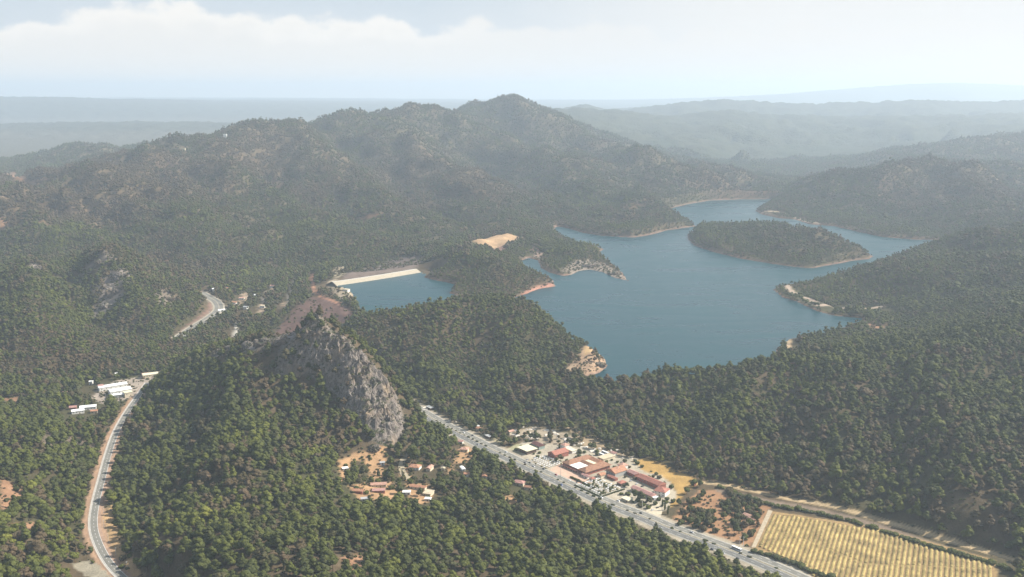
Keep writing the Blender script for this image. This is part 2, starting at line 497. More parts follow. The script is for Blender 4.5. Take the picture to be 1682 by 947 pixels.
high = smooth(64, 120, BASE)
lm = smooth(0, 160, dl)
rm = smooth(0, 60, rd) * smooth(0, 60, fd)
wx = GX + 60 * fbm(GX / 500, GY / 500, 91, 2)
wy = GY + 60 * fbm(GX / 500, GY / 500, 92, 2)
N1 = fbm(GX / 120, GY / 120, 3, 4) * 9.5
N2 = ridged(wx / 330, wy / 330, 8, 4) * (24 + 26 * smooth(1900, 2500, GY)) * smooth(1500, 2300, GY)
_ua, _va = wx * math.cos(R(-62)) + wy * math.sin(R(-62)), -wx * math.sin(R(-62)) + wy * math.cos(R(-62))
R3a, R3b = ridged(_ua / 1500, _va / 620, 21, 5, 0.5), ridged(_ua / 620, _va / 260, 23, 4, 0.5)
N3 = (R3a * 92.0 + R3b * 22.0 - 42) * (1 - .8 * smooth(6200, 8500, GY)) * smooth(2350, 3100, GY) * smooth(88, 150, BASE)
N4 = ridged(wx / 2300, wy / 2300, 33, 4) * 60.0 * smooth(6000, 9500, GY) * smooth(110, 230, BASE)
H = BASE + (N1 * (0.3 + 0.7 * high) + (N2 + N3 - 12 * smooth(1900, 2500, GY) - 24 * smooth(2600, 4200, GY)) * (0.25 + 0.75 * high)) * lm * rm + N4 * 0.45
# spurs that run down from the crests, each with its own line, height and width
SPURS = [([(420, 208, 5300), (500, 262, 4750), (570, 320, 4000), (640, 372, 3450)], 75, 260), ([(565, 188, 5800), (650, 235, 5300), (730, 285, 4700), (800, 335, 3950)], 80, 290),
         ([(340, 235, 4900), (410, 300, 4100), (480, 360, 3500), (530, 412, 3080)], 65, 210), ([(250, 256, 4600), (290, 310, 3900), (350, 380, 3200), (400, 418, 2920)], 60, 190),
         ([(690, 185, 6300), (790, 225, 5800), (880, 270, 5400), (960, 312, 4400)], 80, 300), ([(820, 168, 7000), (930, 225, 6300), (1030, 270, 5400), (1100, 300, 4700)], 80, 320),
         ([(130, 285, 4400), (180, 330, 3700), (240, 392, 3080)], 55, 190), ([(20, 310, 4100), (60, 370, 3300), (90, 410, 2950)], 50, 170),
         ([(1490, 268, 4600), (1450, 310, 4150), (1400, 348, 3950)], 35, 150), ([(1570, 268, 4650), (1600, 320, 4000), (1590, 372, 3350)], 35, 160), ([(1640, 420, 2700), (1560, 445, 2450), (1480, 470, 2350)], 16, 90),
         ([(1250, 597, 1600), (1210, 680, 1450), (1190, 765, 1290)], 15, 62), ([(1400, 585, 1590), (1370, 680, 1390), (1390, 790, 1215)], 17, 66), ([(1560, 562, 1620), (1550, 680, 1330), (1590, 820, 1120)], 18, 70),
         ([(740, 507, 2000), (700, 580, 1800), (730, 650, 1610)], 18, 66), ([(880, 517, 1960), (840, 600, 1720), (870, 672, 1530)], 16, 60),
         ([(170, 426, 2550), (200, 480, 2300), (250, 530, 2090)], 34, 95), ([(50, 440, 2600), (50, 520, 2080), (100, 585, 1840)], 28, 110), ([(430, 560, 1570), (395, 650, 1410), (370, 760, 1190)], 13, 60), ([(60, 700, 1400), (100, 790, 1180)], 12, 60)]
for pl_, A_, w_ in SPURS:
    W_ = [PY(*p) for p in pl_]
    m = (np.abs(GY - np.mean([p[1] for p in W_])) < (max(p[1] for p in W_) - min(p[1] for p in W_)) * .5 + 3 * w_)
    wl = smooth_line([(p[0], p[1], i / (len(W_) - 1)) for i, p in enumerate(W_)], w_ / 3)
    d, tt = seg_dist(GX[m] + .35 * w_ * fbm(GX[m] / (w_ * 1.6), GY[m] / (w_ * 1.6), 611, 3), GY[m] + .35 * w_ * fbm(GX[m] / (w_ * 1.6), GY[m] / (w_ * 1.6), 612, 3), wl)
    x_ = np.clip(d / w_, 0, 3)
    pf_ = np.where(x_ < 1, (1 - x_) ** 1.15, 0) - .28 * np.exp(-((x_ - 1.15) / .45) ** 2)
    H[m] += A_ * pf_ * (.15 + .85 * smooth(0, .3, tt)) * (1 - .5 * smooth(.75, 1, tt)) * (lm * rm)[m]
# banks of the lake
land = dl > 0
floor_ = LAKE + 1.2 + 0.03 * np.clip(dl, 0, 60) - np.maximum(0, dl - 45) * 0.45
Hl = np.maximum(H, floor_)
Hl = np.minimum(Hl, LAKE + 0.25 + 0.62 * np.maximum(dl, 0) + 0.004 * np.maximum(dl, 0) ** 2)
Hw = LAKE - 0.3 - np.minimum(0.35 * np.abs(dl), 25)
H = np.where(GY < 7000, np.where(land, Hl, Hw), H)
# roads and levelled ground
H = np.where(rd < 40, rz * (1 - smooth(2, 34, rd)) + H * smooth(2, 34, rd), H)
H = np.where(fd < 40, VAL * (1 - smooth(0, 38, fd)) + H * smooth(0, 38, fd), H)


dam_line = [PZ(550, 469.5, LAKE), PZ(694, 446.7, LAKE)]
dd_, _ = seg_dist(GX, GY, dam_line)
DAMM = (dd_ < 75) & (dl > -20)
H = np.where((dd_ < 62) & (dl > -6), np.minimum(H, 86 + 10 * smooth(45, 62, dd_)), H)


def grid_lookup(grid, x, y):
    x, y = np.asarray(x, float), np.asarray(y, float)
    s = x / y
    q = np.log(np.maximum(y, 481))
    fx = np.clip((s - S0) / (S1 - S0) * (NS - 1), 0, NS - 1.001)
    fy = np.clip(np.interp(q, QV, np.arange(NQ)), 0, NQ - 1.001)
    ix, iy = fx.astype(int), fy.astype(int)
    tx, ty = fx - ix, fy - iy
    return ((grid[iy, ix] * (1 - tx) + grid[iy, ix + 1] * tx) * (1 - ty) + (grid[iy + 1, ix] * (1 - tx) + grid[iy + 1, ix + 1] * tx) * ty)


def hgt(x, y):
    return grid_lookup(H, x, y)


_marchY = np.exp(np.linspace(math.log(600), math.log(20000), 3500))


def hit(u, v):
    """where the sight line of a photograph pixel first meets the land"""
    a, b, c = ray(u, v)
    k = _marchY / b
    xs, zs = a * k, CAMZ + c * k
    hh = hgt(xs, _marchY)
    idx = np.nonzero(zs <= hh)[0]
    i = idx[0] if len(idx) else len(zs) - 1
    return (xs[i], _marchY[i], hh[i])


def hits(pts):
    return [hit(u, v) for u, v in pts]


# ------------------------------------------------------------------ materials
def mat(name, color, rough=0.85, noise=None, spec=0.2, bump=None, metallic=0.0):
    """principled with a world-space noise variation: noise = (scale_in_1/m, amount)"""
    m = bpy.data.materials.new(name)
    m.use_nodes = True
    t = NT(m.node_tree)
    bs = m.node_tree.nodes['Principled BSDF']
    bs.inputs['Roughness'].default_value = rough
    bs.inputs['Specular IOR Level'].default_value = spec
    bs.inputs['Metallic'].default_value = metallic
    geo = t.n('ShaderNodeNewGeometry')
    colr = None
    if noise:
        nz = t.n('ShaderNodeTexNoise', {'Vector': geo.outputs['Position'], 'Scale': noise[0], 'Detail': 4.0, 'Roughness': 0.6})
        a = noise[1]
        lo = tuple(c * (1 - a) for c in color)
        hi = tuple(min(1, c * (1 + a)) for c in color)
        colr = t.ramp(nz.outputs[0], [(0.3, lo), (0.7, hi)])
        m.node_tree.links.new(colr, bs.inputs['Base Color'])
    else:
        bs.inputs['Base Color'].default_value = (*color, 1)
    if bump:
        nb = t.n('ShaderNodeTexNoise', {'Vector': geo.outputs['Position'], 'Scale': bump[0], 'Detail': 5.0})
        bp = t.n('ShaderNodeBump', {'Height': nb.outputs[0], 'Strength': 1.0, 'Distance': bump[1]})
        m.node_tree.links.new(bp.outputs[0], bs.inputs['Normal'])
    return m


def terrain_material():
    m = bpy.data.materials.new('land')
    m.use_nodes = True
    t = NT(m.node_tree)
    bs = m.node_tree.nodes['Principled BSDF']
    bs.inputs['Roughness'].default_value = 0.95
    bs.inputs['Specular IOR Level'].default_value = 0.05
    col = t.n('ShaderNodeAttribute', attribute_name='ground').outputs['Color']
    geo = t.n('ShaderNodeNewGeometry')
    p = geo.outputs['Position']
    n1 = t.n('ShaderNodeTexNoise', {'Vector': p, 'Scale': 0.045, 'Detail': 6.0, 'Roughness': 0.7})
    n2 = t.n('ShaderNodeTexNoise', {'Vector': p, 'Scale': 0.5, 'Detail': 3.0, 'Roughness': 0.7})
    f = t.math('ADD', t.math('MULTIPLY', n1.outputs[0], 1.1), t.math('MULTIPLY', n2.outputs[0], 0.7))
    g = t.n('ShaderNodeMapRange', {0: f, 1: 0.55, 2: 1.25, 3: 0.55, 4: 1.5})
    vm = t.n('ShaderNodeVectorMath', {0: col, 1: g.outputs[0]}, operation='MULTIPLY')
    m.node_tree.links.new(vm.outputs[0], bs.inputs['Base Color'])
    # relief: canopy-sized lumps on the far, unplanted slopes; small grit near by
    far = t.n('ShaderNodeAttribute', attribute_name='canopy').outputs['Fac']
    v = t.n('ShaderNodeTexVoronoi', {'Vector': p, 'Scale': 0.06})
    hb = t.math('MULTIPLY', t.math('MULTIPLY', v.outputs[0], far), -7.0)
    hb = t.math('ADD', hb, t.math('MULTIPLY', n2.outputs[0], 0.6))
    bp = t.n('ShaderNodeBump', {'Height': hb, 'Strength': 1.0, 'Distance': 1.0})
    m.node_tree.links.new(bp.outputs[0], bs.inputs['Normal'])
    return m


def tag(o, label=None, cat=None, group=None, kind=None):
    if label:
        o['label'] = label
    if cat:
        o['category'] = cat
    if group:
        o['group'] = group
    if kind:
        o['kind'] = kind
    return o


def mesh_np(name, verts, faces, mats=(), smooth_=False, mi=None):
    me = bpy.data.meshes.new(name)
    verts = np.asarray(verts, np.float32)
    if isinstance(faces, np.ndarray):
        nf, k = faces.shape
        me.vertices.add(len(verts))
        me.vertices.foreach_set('co', verts.ravel())
        me.loops.add(nf * k)
        me.loops.foreach_set('vertex_index', faces.astype(np.int32).ravel())
        me.polygons.add(nf)
        me.polygons.foreach_set('loop_start', np.arange(0, nf * k, k, dtype=np.int32))
        me.update(calc_edges=True)
    else:
        me.from_pydata([tuple(map(float, v)) for v in verts], [], [tuple(map(int, f)) for f in faces])
    for m in mats:
        me.materials.append(m)
    if mi is not None:
        me.polygons.foreach_set('material_index', np.asarray(mi, np.int32))
    me.polygons.foreach_set('use_smooth', np.full(len(me.polygons), bool(smooth_)))
    me.update()
    return me


def link(name, me, parent=None, loc=(0, 0, 0), rotz=0.0):
    o = bpy.data.objects.new(name, me)
    COL.objects.link(o)
    o.location = loc
    o.rotation_euler = (0, 0, rotz)
    if parent:
        o.parent = parent
    return o


def empty(name, label, cat, loc, rotz=0.0, group=None):
    o = bpy.data.objects.new(name, None)
    COL.objects.link(o)
    o.empty_display_size = 1.0
    o.location = loc
    o.rotation_euler = (0, 0, rotz)
    return tag(o, label, cat, group)


# ------------------------------------------------------------------ ground cover maps (true surface colours)
G_FLOOR = np.array([0.115, 0.085, 0.05])      # needle litter and dry ground under the pines
G_GREEN = np.array([0.08, 0.074, 0.036])
G_RED = np.array([0.20, 0.115, 0.075])
G_SOIL = np.array([0.40, 0.235, 0.12])
G_PALE = np.array([0.42, 0.36, 0.26])
G_ROCK = np.array([0.26, 0.235, 0.21])
n_a = fbm(GX / 260, GY / 260, 41, 4)
n_b = fbm(GX / 70, GY / 70, 43, 3)
n_c = fbm(GX / 900, GY / 900, 47, 3)
GC = np.zeros(GX.shape + (3,))
wgt = smooth(-0.25, 0.35, n_a)[..., None]
GC[:] = G_FLOOR * (1 - wgt) + G_GREEN * wgt
DENS = np.clip(1.0 - 0.5 * smooth(0.02, 0.4, n_b), 0, 1)      # how much of the land is under trees


CONV = np.where(GY > 2600, smooth(0.15, 0.6, .55 * R3a + .45 * R3b), smooth(-.1, .45, .5 * fbm(GX / 120, GY / 120, 3, 4) + .5 * ridged(wx / 330, wy / 330, 8, 4) * smooth(1500, 2300, GY)))
DRY = np.zeros(GX.shape)


def region(u0, v0, ru, rv, Yhint=None):
    """soft world-space blob round the ground point seen at a pixel"""
    x0, y0, _ = hit(u0, v0)
    x1, _, _ = hit(u0 + ru, v0)
    xa, ya, _ = hit(u0, v0 + rv)
    a = abs(x1 - x0)
    b = max(abs(y0 - ya), a * 0.35)
    d = np.sqrt(((GX - x0) / a) ** 2 + ((GY - y0) / b) ** 2)
    return np.clip(1 - smooth(0.55, 1.1, d + 0.35 * n_a + 0.3 * n_b), 0, 1)


def paint(w, colr, dens=None, k=1.0):
    global GC, DENS
    w = np.clip(w * k, 0, 1)
    GC = GC * (1 - w[..., None]) + np.array(colr) * w[..., None]
    if dens is not None:
        DENS = DENS * (1 - w) + dens * w


# sparse red-brown slopes of the mountain on the left
for u, v, ru, rv, k in [(130, 330, 190, 60, .85), (240, 285, 150, 40, .9), (60, 290, 90, 30, .8), (420, 260, 120, 45, .5), (330, 300, 110, 45, .45), (520, 300, 90, 50, .45),
                        (650, 270, 80, 40, .45), (690, 320, 70, 40, .4), (760, 300, 60, 40, .5), (820, 300, 60, 45, .5), (1200, 305, 70, 25, .6), (1040, 350, 60, 20, .35),
                        (1480, 330, 110, 30, .5), (1600, 300, 60, 40, .45), (560, 355, 60, 20, .35), (100, 590, 120, 25, .25), (330, 450, 70, 20, .3)]:
    w = region(u, v, ru, rv)
    paint(w, G_RED * np.array([.95, .92, .9]), 0.45, k)
    DRY = np.maximum(DRY, w * k)
# general patchiness of the far slopes
pf = smooth(2600, 3600, GY) * smooth(0.12, 0.42, fbm(GX / 330, GY / 330, 77, 4)) * smooth(98, 140, H)
paint(pf, G_RED * 0.7, 0.6, 0.4)
rg = ridged(wx / 330, wy / 330, 8, 4)
pr_ = smooth(0.30, 0.62, rg) * smooth(2300, 2900, GY) * smooth(105, 150, H) * smooth(-.3, .2, n_c)
paint(pr_, (0.13, 0.105, 0.06), 0.62, 0.55)
paint(CONV * smooth(2300, 3000, GY) * smooth(98, 130, H), (0.15, 0.12, 0.07), 0.66, 0.6)

# bare banks round the lake
bank = (1 - smooth(2, 6, dl + 4 * n_b)) * (dl > -20)
paint(bank, (0.23, 0.15, 0.11), 0.0)
bare = []


def poly_px(pts, colr, edge=5.0, dens=0.0, k=1.0, z=None, rough=4.0, clear=26):
    pts = hits(pts) if z is None else [PZ(u, v, z) for u, v in pts]
    xs = [p[0] for p in pts]
    ys = [p[1] for p in pts]
    m = (GX > min(xs) - 40) & (GX < max(xs) + 40) & (GY > min(ys) - 40) & (GY < max(ys) + 40)
    if not m.any():
        return
    d, _ = seg_dist(GX[m], GY[m], pts, True)
    i_ = inside(GX[m], GY[m], pts)
    sdv = np.where(i_, d, -d) + rough * fbm(GX[m] / 14, GY[m] / 14, 61, 3) * 1.6
    w = np.zeros(GX.shape)
    w[m] = smooth(-edge * .4, edge * .4, sdv)
    paint(w, colr, dens, k)
    for s_ in np.arange(8, clear + 1, 9):
        i2 = inside(GX[m], GY[m] + s_, pts) | inside(GX[m] + s_ * .3, GY[m] + s_ * .8, pts)
        DENS[m] = np.where(i2, np.minimum(DENS[m], 0.015 + dens), DENS[m])


def line_px(pts, colr, width, dens=0.0, k=1.0, rough=1.0, clear=28):
    pts = smooth_line(hits(pts), 12)
    m = (GX > pts[:, 0].min() - 60) & (GX < pts[:, 0].max() + 60) & (GY > pts[:, 1].min() - 60) & (GY < pts[:, 1].max() + 60)
    d, _ = seg_dist(GX[m], GY[m], pts)
    w = np.zeros(GX.shape)
    w[m] = 1 - smooth(width * .35, width * .65, d + rough * fbm(GX[m] / 12, GY[m] / 12, 62, 3))
    paint(w, colr, dens, k)
    for s_ in np.arange(8, clear + 1, 8):
        d2, _ = seg_dist(GX[m], GY[m] + s_, pts)
        DENS[m] = np.where(d2 < width * .6, np.minimum(DENS[m], 0.015 + dens), DENS[m])


# clearing behind the lake
poly_px([(738, 396), (752, 393), (790, 394), (815, 391), (845, 392), (862, 396), (845, 403), (828, 408), (815, 412), (805, 414), (795, 405), (770, 401), (745, 401)], (0.52, 0.34, 0.19), 14, z=95, rough=10, clear=45)
poly_px([(806, 410), (826, 408), (832, 418), (812, 420)], (0.34, 0.2, 0.15), 12, z=95)
# pale slopes beside the dam
poly_px([(600, 440), (640, 425), (668, 421), (700, 425), (690, 437), (640, 448), (590, 458), (560, 462)], (0.17, 0.13, 0.105), 8, 0.1)
poly_px([(538, 462), (553, 458), (580, 478), (583, 492), (560, 492), (548, 478)], (0.36, 0.29, 0.2), 6, 0.12)
poly_px([(548, 448), (560, 436), (570, 436), (566, 450), (552, 458)], (0.35, 0.29, 0.19), 6, 0.15)
# brown embankment behind the crag
poly_px([(452, 545), (480, 510), (512, 487), (535, 488), (575, 505), (585, 520), (560, 540), (530, 545), (500, 555), (460, 560)], (0.15, 0.092, 0.072), 6, 0.06)
line_px([(512, 449), (513, 462), (516, 474), (528, 487), (545, 493), (560, 500)], (0.40, 0.21, 0.13), 9)
line_px([(485, 458), (480, 472), (475, 485), (470, 503)], (0.35, 0.29, 0.22), 9, clear=56)
line_px([(438, 478), (434, 492), (430, 512)], (0.36, 0.3, 0.24), 10, clear=56)
line_px([(390, 530), (388, 540), (387, 553)], (0.5, 0.46, 0.38), 9, clear=56)
for pl in ([(425, 500), (436, 498), (437, 514), (422, 516)], [(380, 496), (395, 493), (397, 500), (385, 502)], [(395, 484), (408, 478), (412, 488), (405, 500), (400, 488)],
           [(464, 498), (473, 494), (474, 502), (466, 507)], [(446, 471), (456, 470), (455, 476), (447, 475)]):
    poly_px(pl, (0.42, 0.31, 0.21), 5, clear=50)
# verge of the curved road
poly_px([(292, 545), (312, 530), (340, 508), (343, 490), (348, 492), (350, 512), (318, 537), (296, 553)], (0.24, 0.15, 0.11), 6, 0.0)
# scars in the forest
for pl in ([(52, 500), (66, 496), (76, 497), (62, 503)], [(252, 437), (268, 428), (280, 425), (276, 436)], [(0, 372), (0, 355), (8, 362), (14, 374)], [(10, 285), (24, 282), (40, 290), (60, 295), (80, 296), (62, 300), (30, 294)],
           [(565, 360), (600, 356), (630, 350), (612, 358), (580, 364)], [(20, 862), (70, 860), (95, 864), (60, 870)], [(0, 786), (30, 795), (48, 815), (20, 838), (0, 836)],
           [(560, 915), (590, 910), (600, 925), (575, 940)], [(0, 655), (30, 652), (50, 655), (25, 661)], [(1425, 532), (1440, 534), (1455, 540), (1435, 541)]):
    poly_px(pl, (0.33, 0.19, 0.11), 8, 0.05)
# quarry face and spoil on the headland
poly_px([(932, 598), (950, 588), (958, 570), (975, 574), (990, 585), (998, 598), (985, 612), (965, 616), (945, 608)], (0.40, 0.27, 0.17), 6, 0.22)
poly_px([(958, 568), (968, 570), (975, 578), (962, 582)], (0.50, 0.34, 0.17), 4, 0.0)
poly_px([(930, 605), (942, 597), (944, 604), (934, 612)], (0.44, 0.31, 0.2), 4, 0.0)
# cliff on the middle headland
poly_px([(920, 445), (938, 432), (965, 425), (995, 432), (1015, 446), (1032, 460), (1010, 457), (985, 446), (955, 445), (938, 452)], (0.27, 0.22, 0.17), 8, 0.28)
poly_px([(850, 390), (862, 402), (893, 402), (900, 396), (905, 404), (880, 418)], (0.2, 0.13, 0.1), 10, 0.5)
poly_px([(876, 414), (893, 414), (896, 422), (880, 424)], (0.34, 0.24, 0.18), 6, 0.1)
# shore tracks
line_px([(1294, 468), (1299, 478), (1318, 486), (1335, 493), (1350, 502), (1378, 507), (1420, 506), (1450, 503)], (0.47, 0.36, 0.27), 15, clear=80)
line_px([(1289, 551), (1294, 562), (1296, 577)], (0.46, 0.33, 0.2), 12, clear=56)
line_px([(1296, 577), (1340, 580), (1380, 590), (1400, 587)], (0.30, 0.2, 0.13), 7, 0.3)
line_px([(1254, 348), (1290, 352), (1320, 362), (1345, 366)], (0.42, 0.33, 0.24), 16, 0.1, clear=56)
line_px([(860, 483), (885, 474), (905, 468)], (0.40, 0.21, 0.15), 12, 0.1)
# rocky hill on the left
for u, v, ru, rv, k in [(185, 465, 26, 28, .8), (178, 500, 22, 22, .85), (160, 430, 30, 10, .6), (52, 443, 14, 6, .9), (270, 492, 30, 14, .45), (215, 530, 20, 14, .35), (110, 730, 60, 22, .35), (440, 560, 40, 12, .6), (370, 575, 30, 10, .55)]:
    paint(region(u, v, ru, rv), (0.27, 0.225, 0.19), 0.3, k)
# red clay of the village
for pl in ([(556, 757), (580, 745), (612, 735), (634, 732), (634, 760), (625, 790), (612, 792), (600, 752), (575, 760), (570, 790), (560, 790)],
           [(655, 760), (668, 742), (676, 760), (672, 780), (685, 785), (672, 792), (660, 785)],
           [(572, 798), (600, 792), (640, 790), (660, 800), (655, 815), (640, 822), (590, 822)], [(668, 795), (700, 793), (714, 806), (706, 824), (690, 830), (676, 822)],
           [(752, 738), (770, 730), (782, 742), (775, 757), (760, 760), (745, 762)], [(825, 816), (840, 812), (850, 822), (840, 832)], [(735, 765), (742, 760), (745, 778), (738, 780)]):
    poly_px(pl, (0.43, 0.265, 0.14), 4, 0.06, rough=2.5)
# grounds of the restaurants beyond the highway
poly_px([(830, 740), (860, 725), (900, 728), (960, 735), (1010, 742), (1045, 752), (1100, 790), (1115, 815), (1095, 838), (1060, 845), (1000, 820), (930, 790), (880, 765)], (0.46, 0.40, 0.30), 4, 0.0, z=VAL, rough=1.5)
poly_px([(908, 768), (925, 760), (960, 778), (972, 792), (950, 797), (915, 778)], (0.60, 0.40, 0.28), 3, 0.0, z=VAL, rough=1)
poly_px([(825, 742), (850, 728), (870, 736), (845, 750)], (0.36, 0.34, 0.2), 3, 0.0, z=VAL, rough=1)
poly_px([(845, 705), (880, 700), (935, 712), (955, 728), (920, 732), (860, 722)], (0.38, 0.31, 0.22), 8, 0.35, z=VAL, rough=6)
poly_px([(930, 700), (955, 705), (1010, 735), (1040, 745), (1030, 752), (960, 732)], (0.36, 0.27, 0.17), 8, 0.35, z=VAL, rough=6)
poly_px([(770, 712), (800, 710), (825, 725), (815, 735), (785, 722)], (0.44, 0.38, 0.24), 6, 0.15, z=VAL)
# ploughed orange field, the nursery and the track along the foot of the hill
poly_px([(1040, 757), (1062, 752), (1100, 768), (1140, 785), (1148, 795), (1125, 808), (1108, 832), (1098, 834), (1112, 812), (1105, 795), (1085, 780), (1060, 775)], (0.46, 0.29, 0.10), 5, 0.0, z=VAL, rough=2)
poly_px([(1100, 862), (1120, 830), (1150, 805), (1200, 805), (1262, 832), (1235, 898), (1210, 893), (1150, 878)], (0.36, 0.205, 0.11), 5, 0.10, z=VAL, rough=3)
line_px([(1150, 792), (1200, 798), (1260, 812), (1330, 825), (1400, 840), (1470, 862), (1560, 888), (1640, 912), (1720, 935)], (0.50, 0.37, 0.21), 9)
line_px([(1185, 806), (1250, 822), (1330, 836), (1400, 853), (1470, 874), (1540, 897), (1610, 918)], (0.24, 0.18, 0.13), 15, 0.0)
poly_px([(1234, 902), (1262, 838), (1275, 840), (1440, 866), (1636, 920), (1640, 990), (1380, 990), (1300, 946)], (0.40, 0.27, 0.125), 3, 0.0, z=VAL, rough=1)
# roadside earth
for key, colr, extra in (('main', (0.40, 0.34, 0.25), 5.0), ('left', (0.42, 0.27, 0.17), 6.0), ('far', (0.34, 0.27, 0.2), 5.0)):
    pl, hw = roads[key]
    m = GY < 3200
    d, _ = seg_dist(GX[m], GY[m], pl[::2])
    w = np.zeros(GX.shape)
    w[m] = 1 - smooth(hw + extra * .5, hw + extra, d + 2.0 * fbm(GX[m] / 25, GY[m] / 25, 12, 2))
    paint(w, colr, 0.0)
poly_px([(172, 845), (185, 830), (190, 850), (192, 880), (215, 915), (240, 945), (215, 945), (190, 910), (176, 880)], (0.46, 0.30, 0.15), 4, 0.0)
poly_px([(118, 925), (150, 918), (170, 935), (185, 947), (150, 955), (125, 935)], (0.34, 0.30, 0.22), 3, 0.0)
poly_px([(148, 655), (160, 640), (190, 625), (262, 608), (258, 625), (240, 645), (210, 655), (180, 665)], (0.40, 0.33, 0.26), 5, 0.12)

# far, unplanted slopes carry the colour of a closed canopy instead
farw = smooth(6400, 7200, GY)
CAN = np.array([0.035, 0.047, 0.026])
paint(farw, CAN * 1.25, None, 0.7)
lowl = smooth(6800, 7600, GY) * (1 - smooth(-0.16, -0.06, SS_)) * (1 - smooth(120, 170, H))
paint(lowl, (0.16, 0.14, 0.10), None, 0.6)

# ------------------------------------------------------------------ the crag (its mask is needed before planting)
crag_px = [(518, 524), (530, 530), (545, 543), (575, 566), (600, 592), (625, 622), (648, 652), (660, 690), (657, 722), (638, 728), (612, 716), (592, 694), (568, 668),
           (556, 642), (528, 622), (505, 604), (470, 612), (452, 600), (468, 575), (490, 552), (500, 536)]


def crag_pt(u, v):
    return hit(u, v + 2)


crag_w = [crag_pt(u, v) for u, v in crag_px]
ridge_w = hits([(352, 579), (385, 572), (430, 564), (465, 556), (490, 552)])
cm = (GY < 1900) & (GY > 1150)
CR = np.zeros(GX.shape)
d, _ = seg_dist(GX[cm], GY[cm], crag_w, True)
i_ = inside(GX[cm], GY[cm], crag_w)
CR[cm] = np.where(i_, d, -d)
CR[~cm] = -999
CRm = smooth(-10, 6, CR + 7 * n_b)
dr, _ = seg_dist(GX[cm], GY[cm], ridge_w)
CR2 = np.zeros(GX.shape)
CR2[cm] = (1 - smooth(6, 26, dr)) * smooth(-0.15, 0.15, fbm(GX[cm] / 30, GY[cm] / 30, 99, 3))
paint(CRm, G_ROCK, 0.05)
DENS = np.where((CRm > .5) & (GX < -250) & (n_b > -0.15), 0.5, DENS)
paint(CR2, G_ROCK, 0.25, 0.8)
DENS = np.where(rd < 3, 0, DENS)
DENS = np.where(DAMM, 0, DENS)
rr_ = np.full(GX.shape, 1e5)
mm = GY < 2600
for pl in (roads['left'], roads['main'], roads['far']):
    for s_ in (12, 22):
        d, _ = seg_dist(GX[mm], GY[mm] + s_, pl[0][::2])
        rr_[mm] = np.minimum(rr_[mm], d - pl[1])
DENS = np.where((rr_ < 0) & ((GY < 1290) | (GX > -150)), DENS * .35, DENS)

# ------------------------------------------------------------------ terrain mesh
idx = np.arange(NS * NQ).reshape(NQ, NS)
F = np.stack([idx[:-1, :-1], idx[:-1, 1:], idx[1:, 1:], idx[1:, :-1]], -1).reshape(-1, 4)
V = np.stack([GX, GY, H], -1).reshape(-1, 3)
me = mesh_np('terrain', V, F, [terrain_material()], True)
at = me.attributes.new('ground', 'FLOAT_COLOR', 'POINT')
at.data.foreach_set('color', np.c_[np.clip(GC * 0.8, 0, 1).reshape(-1, 3), np.ones(NS * NQ)].astype(np.float32).ravel())
at = me.attributes.new('canopy', 'FLOAT', 'POINT')
at.data.foreach_set('value', smooth(6000, 7200, GY).astype(np.float32).ravel())
tag(link('terrain', me), 'wooded hills and valley floor', None, None, 'structure')

# water
def water_material():
    m = bpy.data.materials.new('lake_water')
    m.use_nodes = True
    t = NT(m.node_tree)
    bs = m.node_tree.nodes['Principled BSDF']
    geo = t.n('ShaderNodeNewGeometry')
    p = t.n('ShaderNodeMapping', {'Vector': geo.outputs['Position'], 'Scale': (0.6, 1.0, 1.0)})
    n0 = t.n('ShaderNodeTexNoise', {'Vector': p, 'Scale': 0.006, 'Detail': 4.0, 'Roughness': 0.55})
    p2 = t.n('ShaderNodeMapping', {'Vector': geo.outputs['Position'], 'Scale': (0.35, 1.0, 1.0), 'Rotation': (0, 0, 0.25)})
    n00 = t.n('ShaderNodeTexNoise', {'Vector': p2, 'Scale': 0.012, 'Detail': 6.0, 'Roughness': 0.6, 'Distortion': 1.2})
    c = t.ramp(n00.outputs[0], [(0.36, (0.005, 0.038, 0.048)), (0.5, (0.007, 0.046, 0.055)), (0.66, (0.009, 0.054, 0.061))])
    m.node_tree.links.new(c, bs.inputs['Base Color'])
    r = t.n('ShaderNodeMapRange', {0: n00.outputs[0], 1: 0.36, 2: 0.64, 3: 0.26, 4: 0.33})
    m.node_tree.links.new(r.outputs[0], bs.inputs['Roughness'])
    bs.inputs['IOR'].default_value = 1.33
    bs.inputs['Specular IOR Level'].default_value = 0.24
    n1 = t.n('ShaderNodeTexNoise', {'Vector': p, 'Scale': 0.35, 'Detail': 4.0, 'Roughness': 0.7})
    bp = t.n('ShaderNodeBump', {'Height': n1.outputs[0], 'Strength': 1.0, 'Distance': 0.28})
    m.node_tree.links.new(bp.outputs[0], bs.inputs['Normal'])
    return m


wv = [(-1100, 1450, LAKE), (2300, 1450, LAKE), (2300, 5200, LAKE), (-1100, 5200, LAKE)]
# the sheet of the reservoir: cut to the lake's own outline a few metres under the banks
lw = np.array([p[:2] for p in lake_w])


def offset_poly(pts, off):
    pts = np.asarray(pts)[:, :2]
    n = len(pts)
    area = 0.5 * sum(pts[i][0] * pts[(i + 1) % n][1] - pts[(i + 1) % n][0] * pts[i][1] for i in range(n))
    sgn = 1 if area > 0 else -1
    out = []
    for i in range(n):
        a, b, c = pts[i - 1], pts[i], pts[(i + 1) % n]
        e1, e2 = (b - a) / (np.linalg.norm(b - a) + 1e-9), (c - b) / (np.linalg.norm(c - b) + 1e-9)
        nrm = np.array([e1[1] + e2[1], -(e1[0] + e2[0])])
        nrm = nrm / (np.linalg.norm(nrm) + 1e-9)
        out.append(b + sgn * nrm * off)
    return out


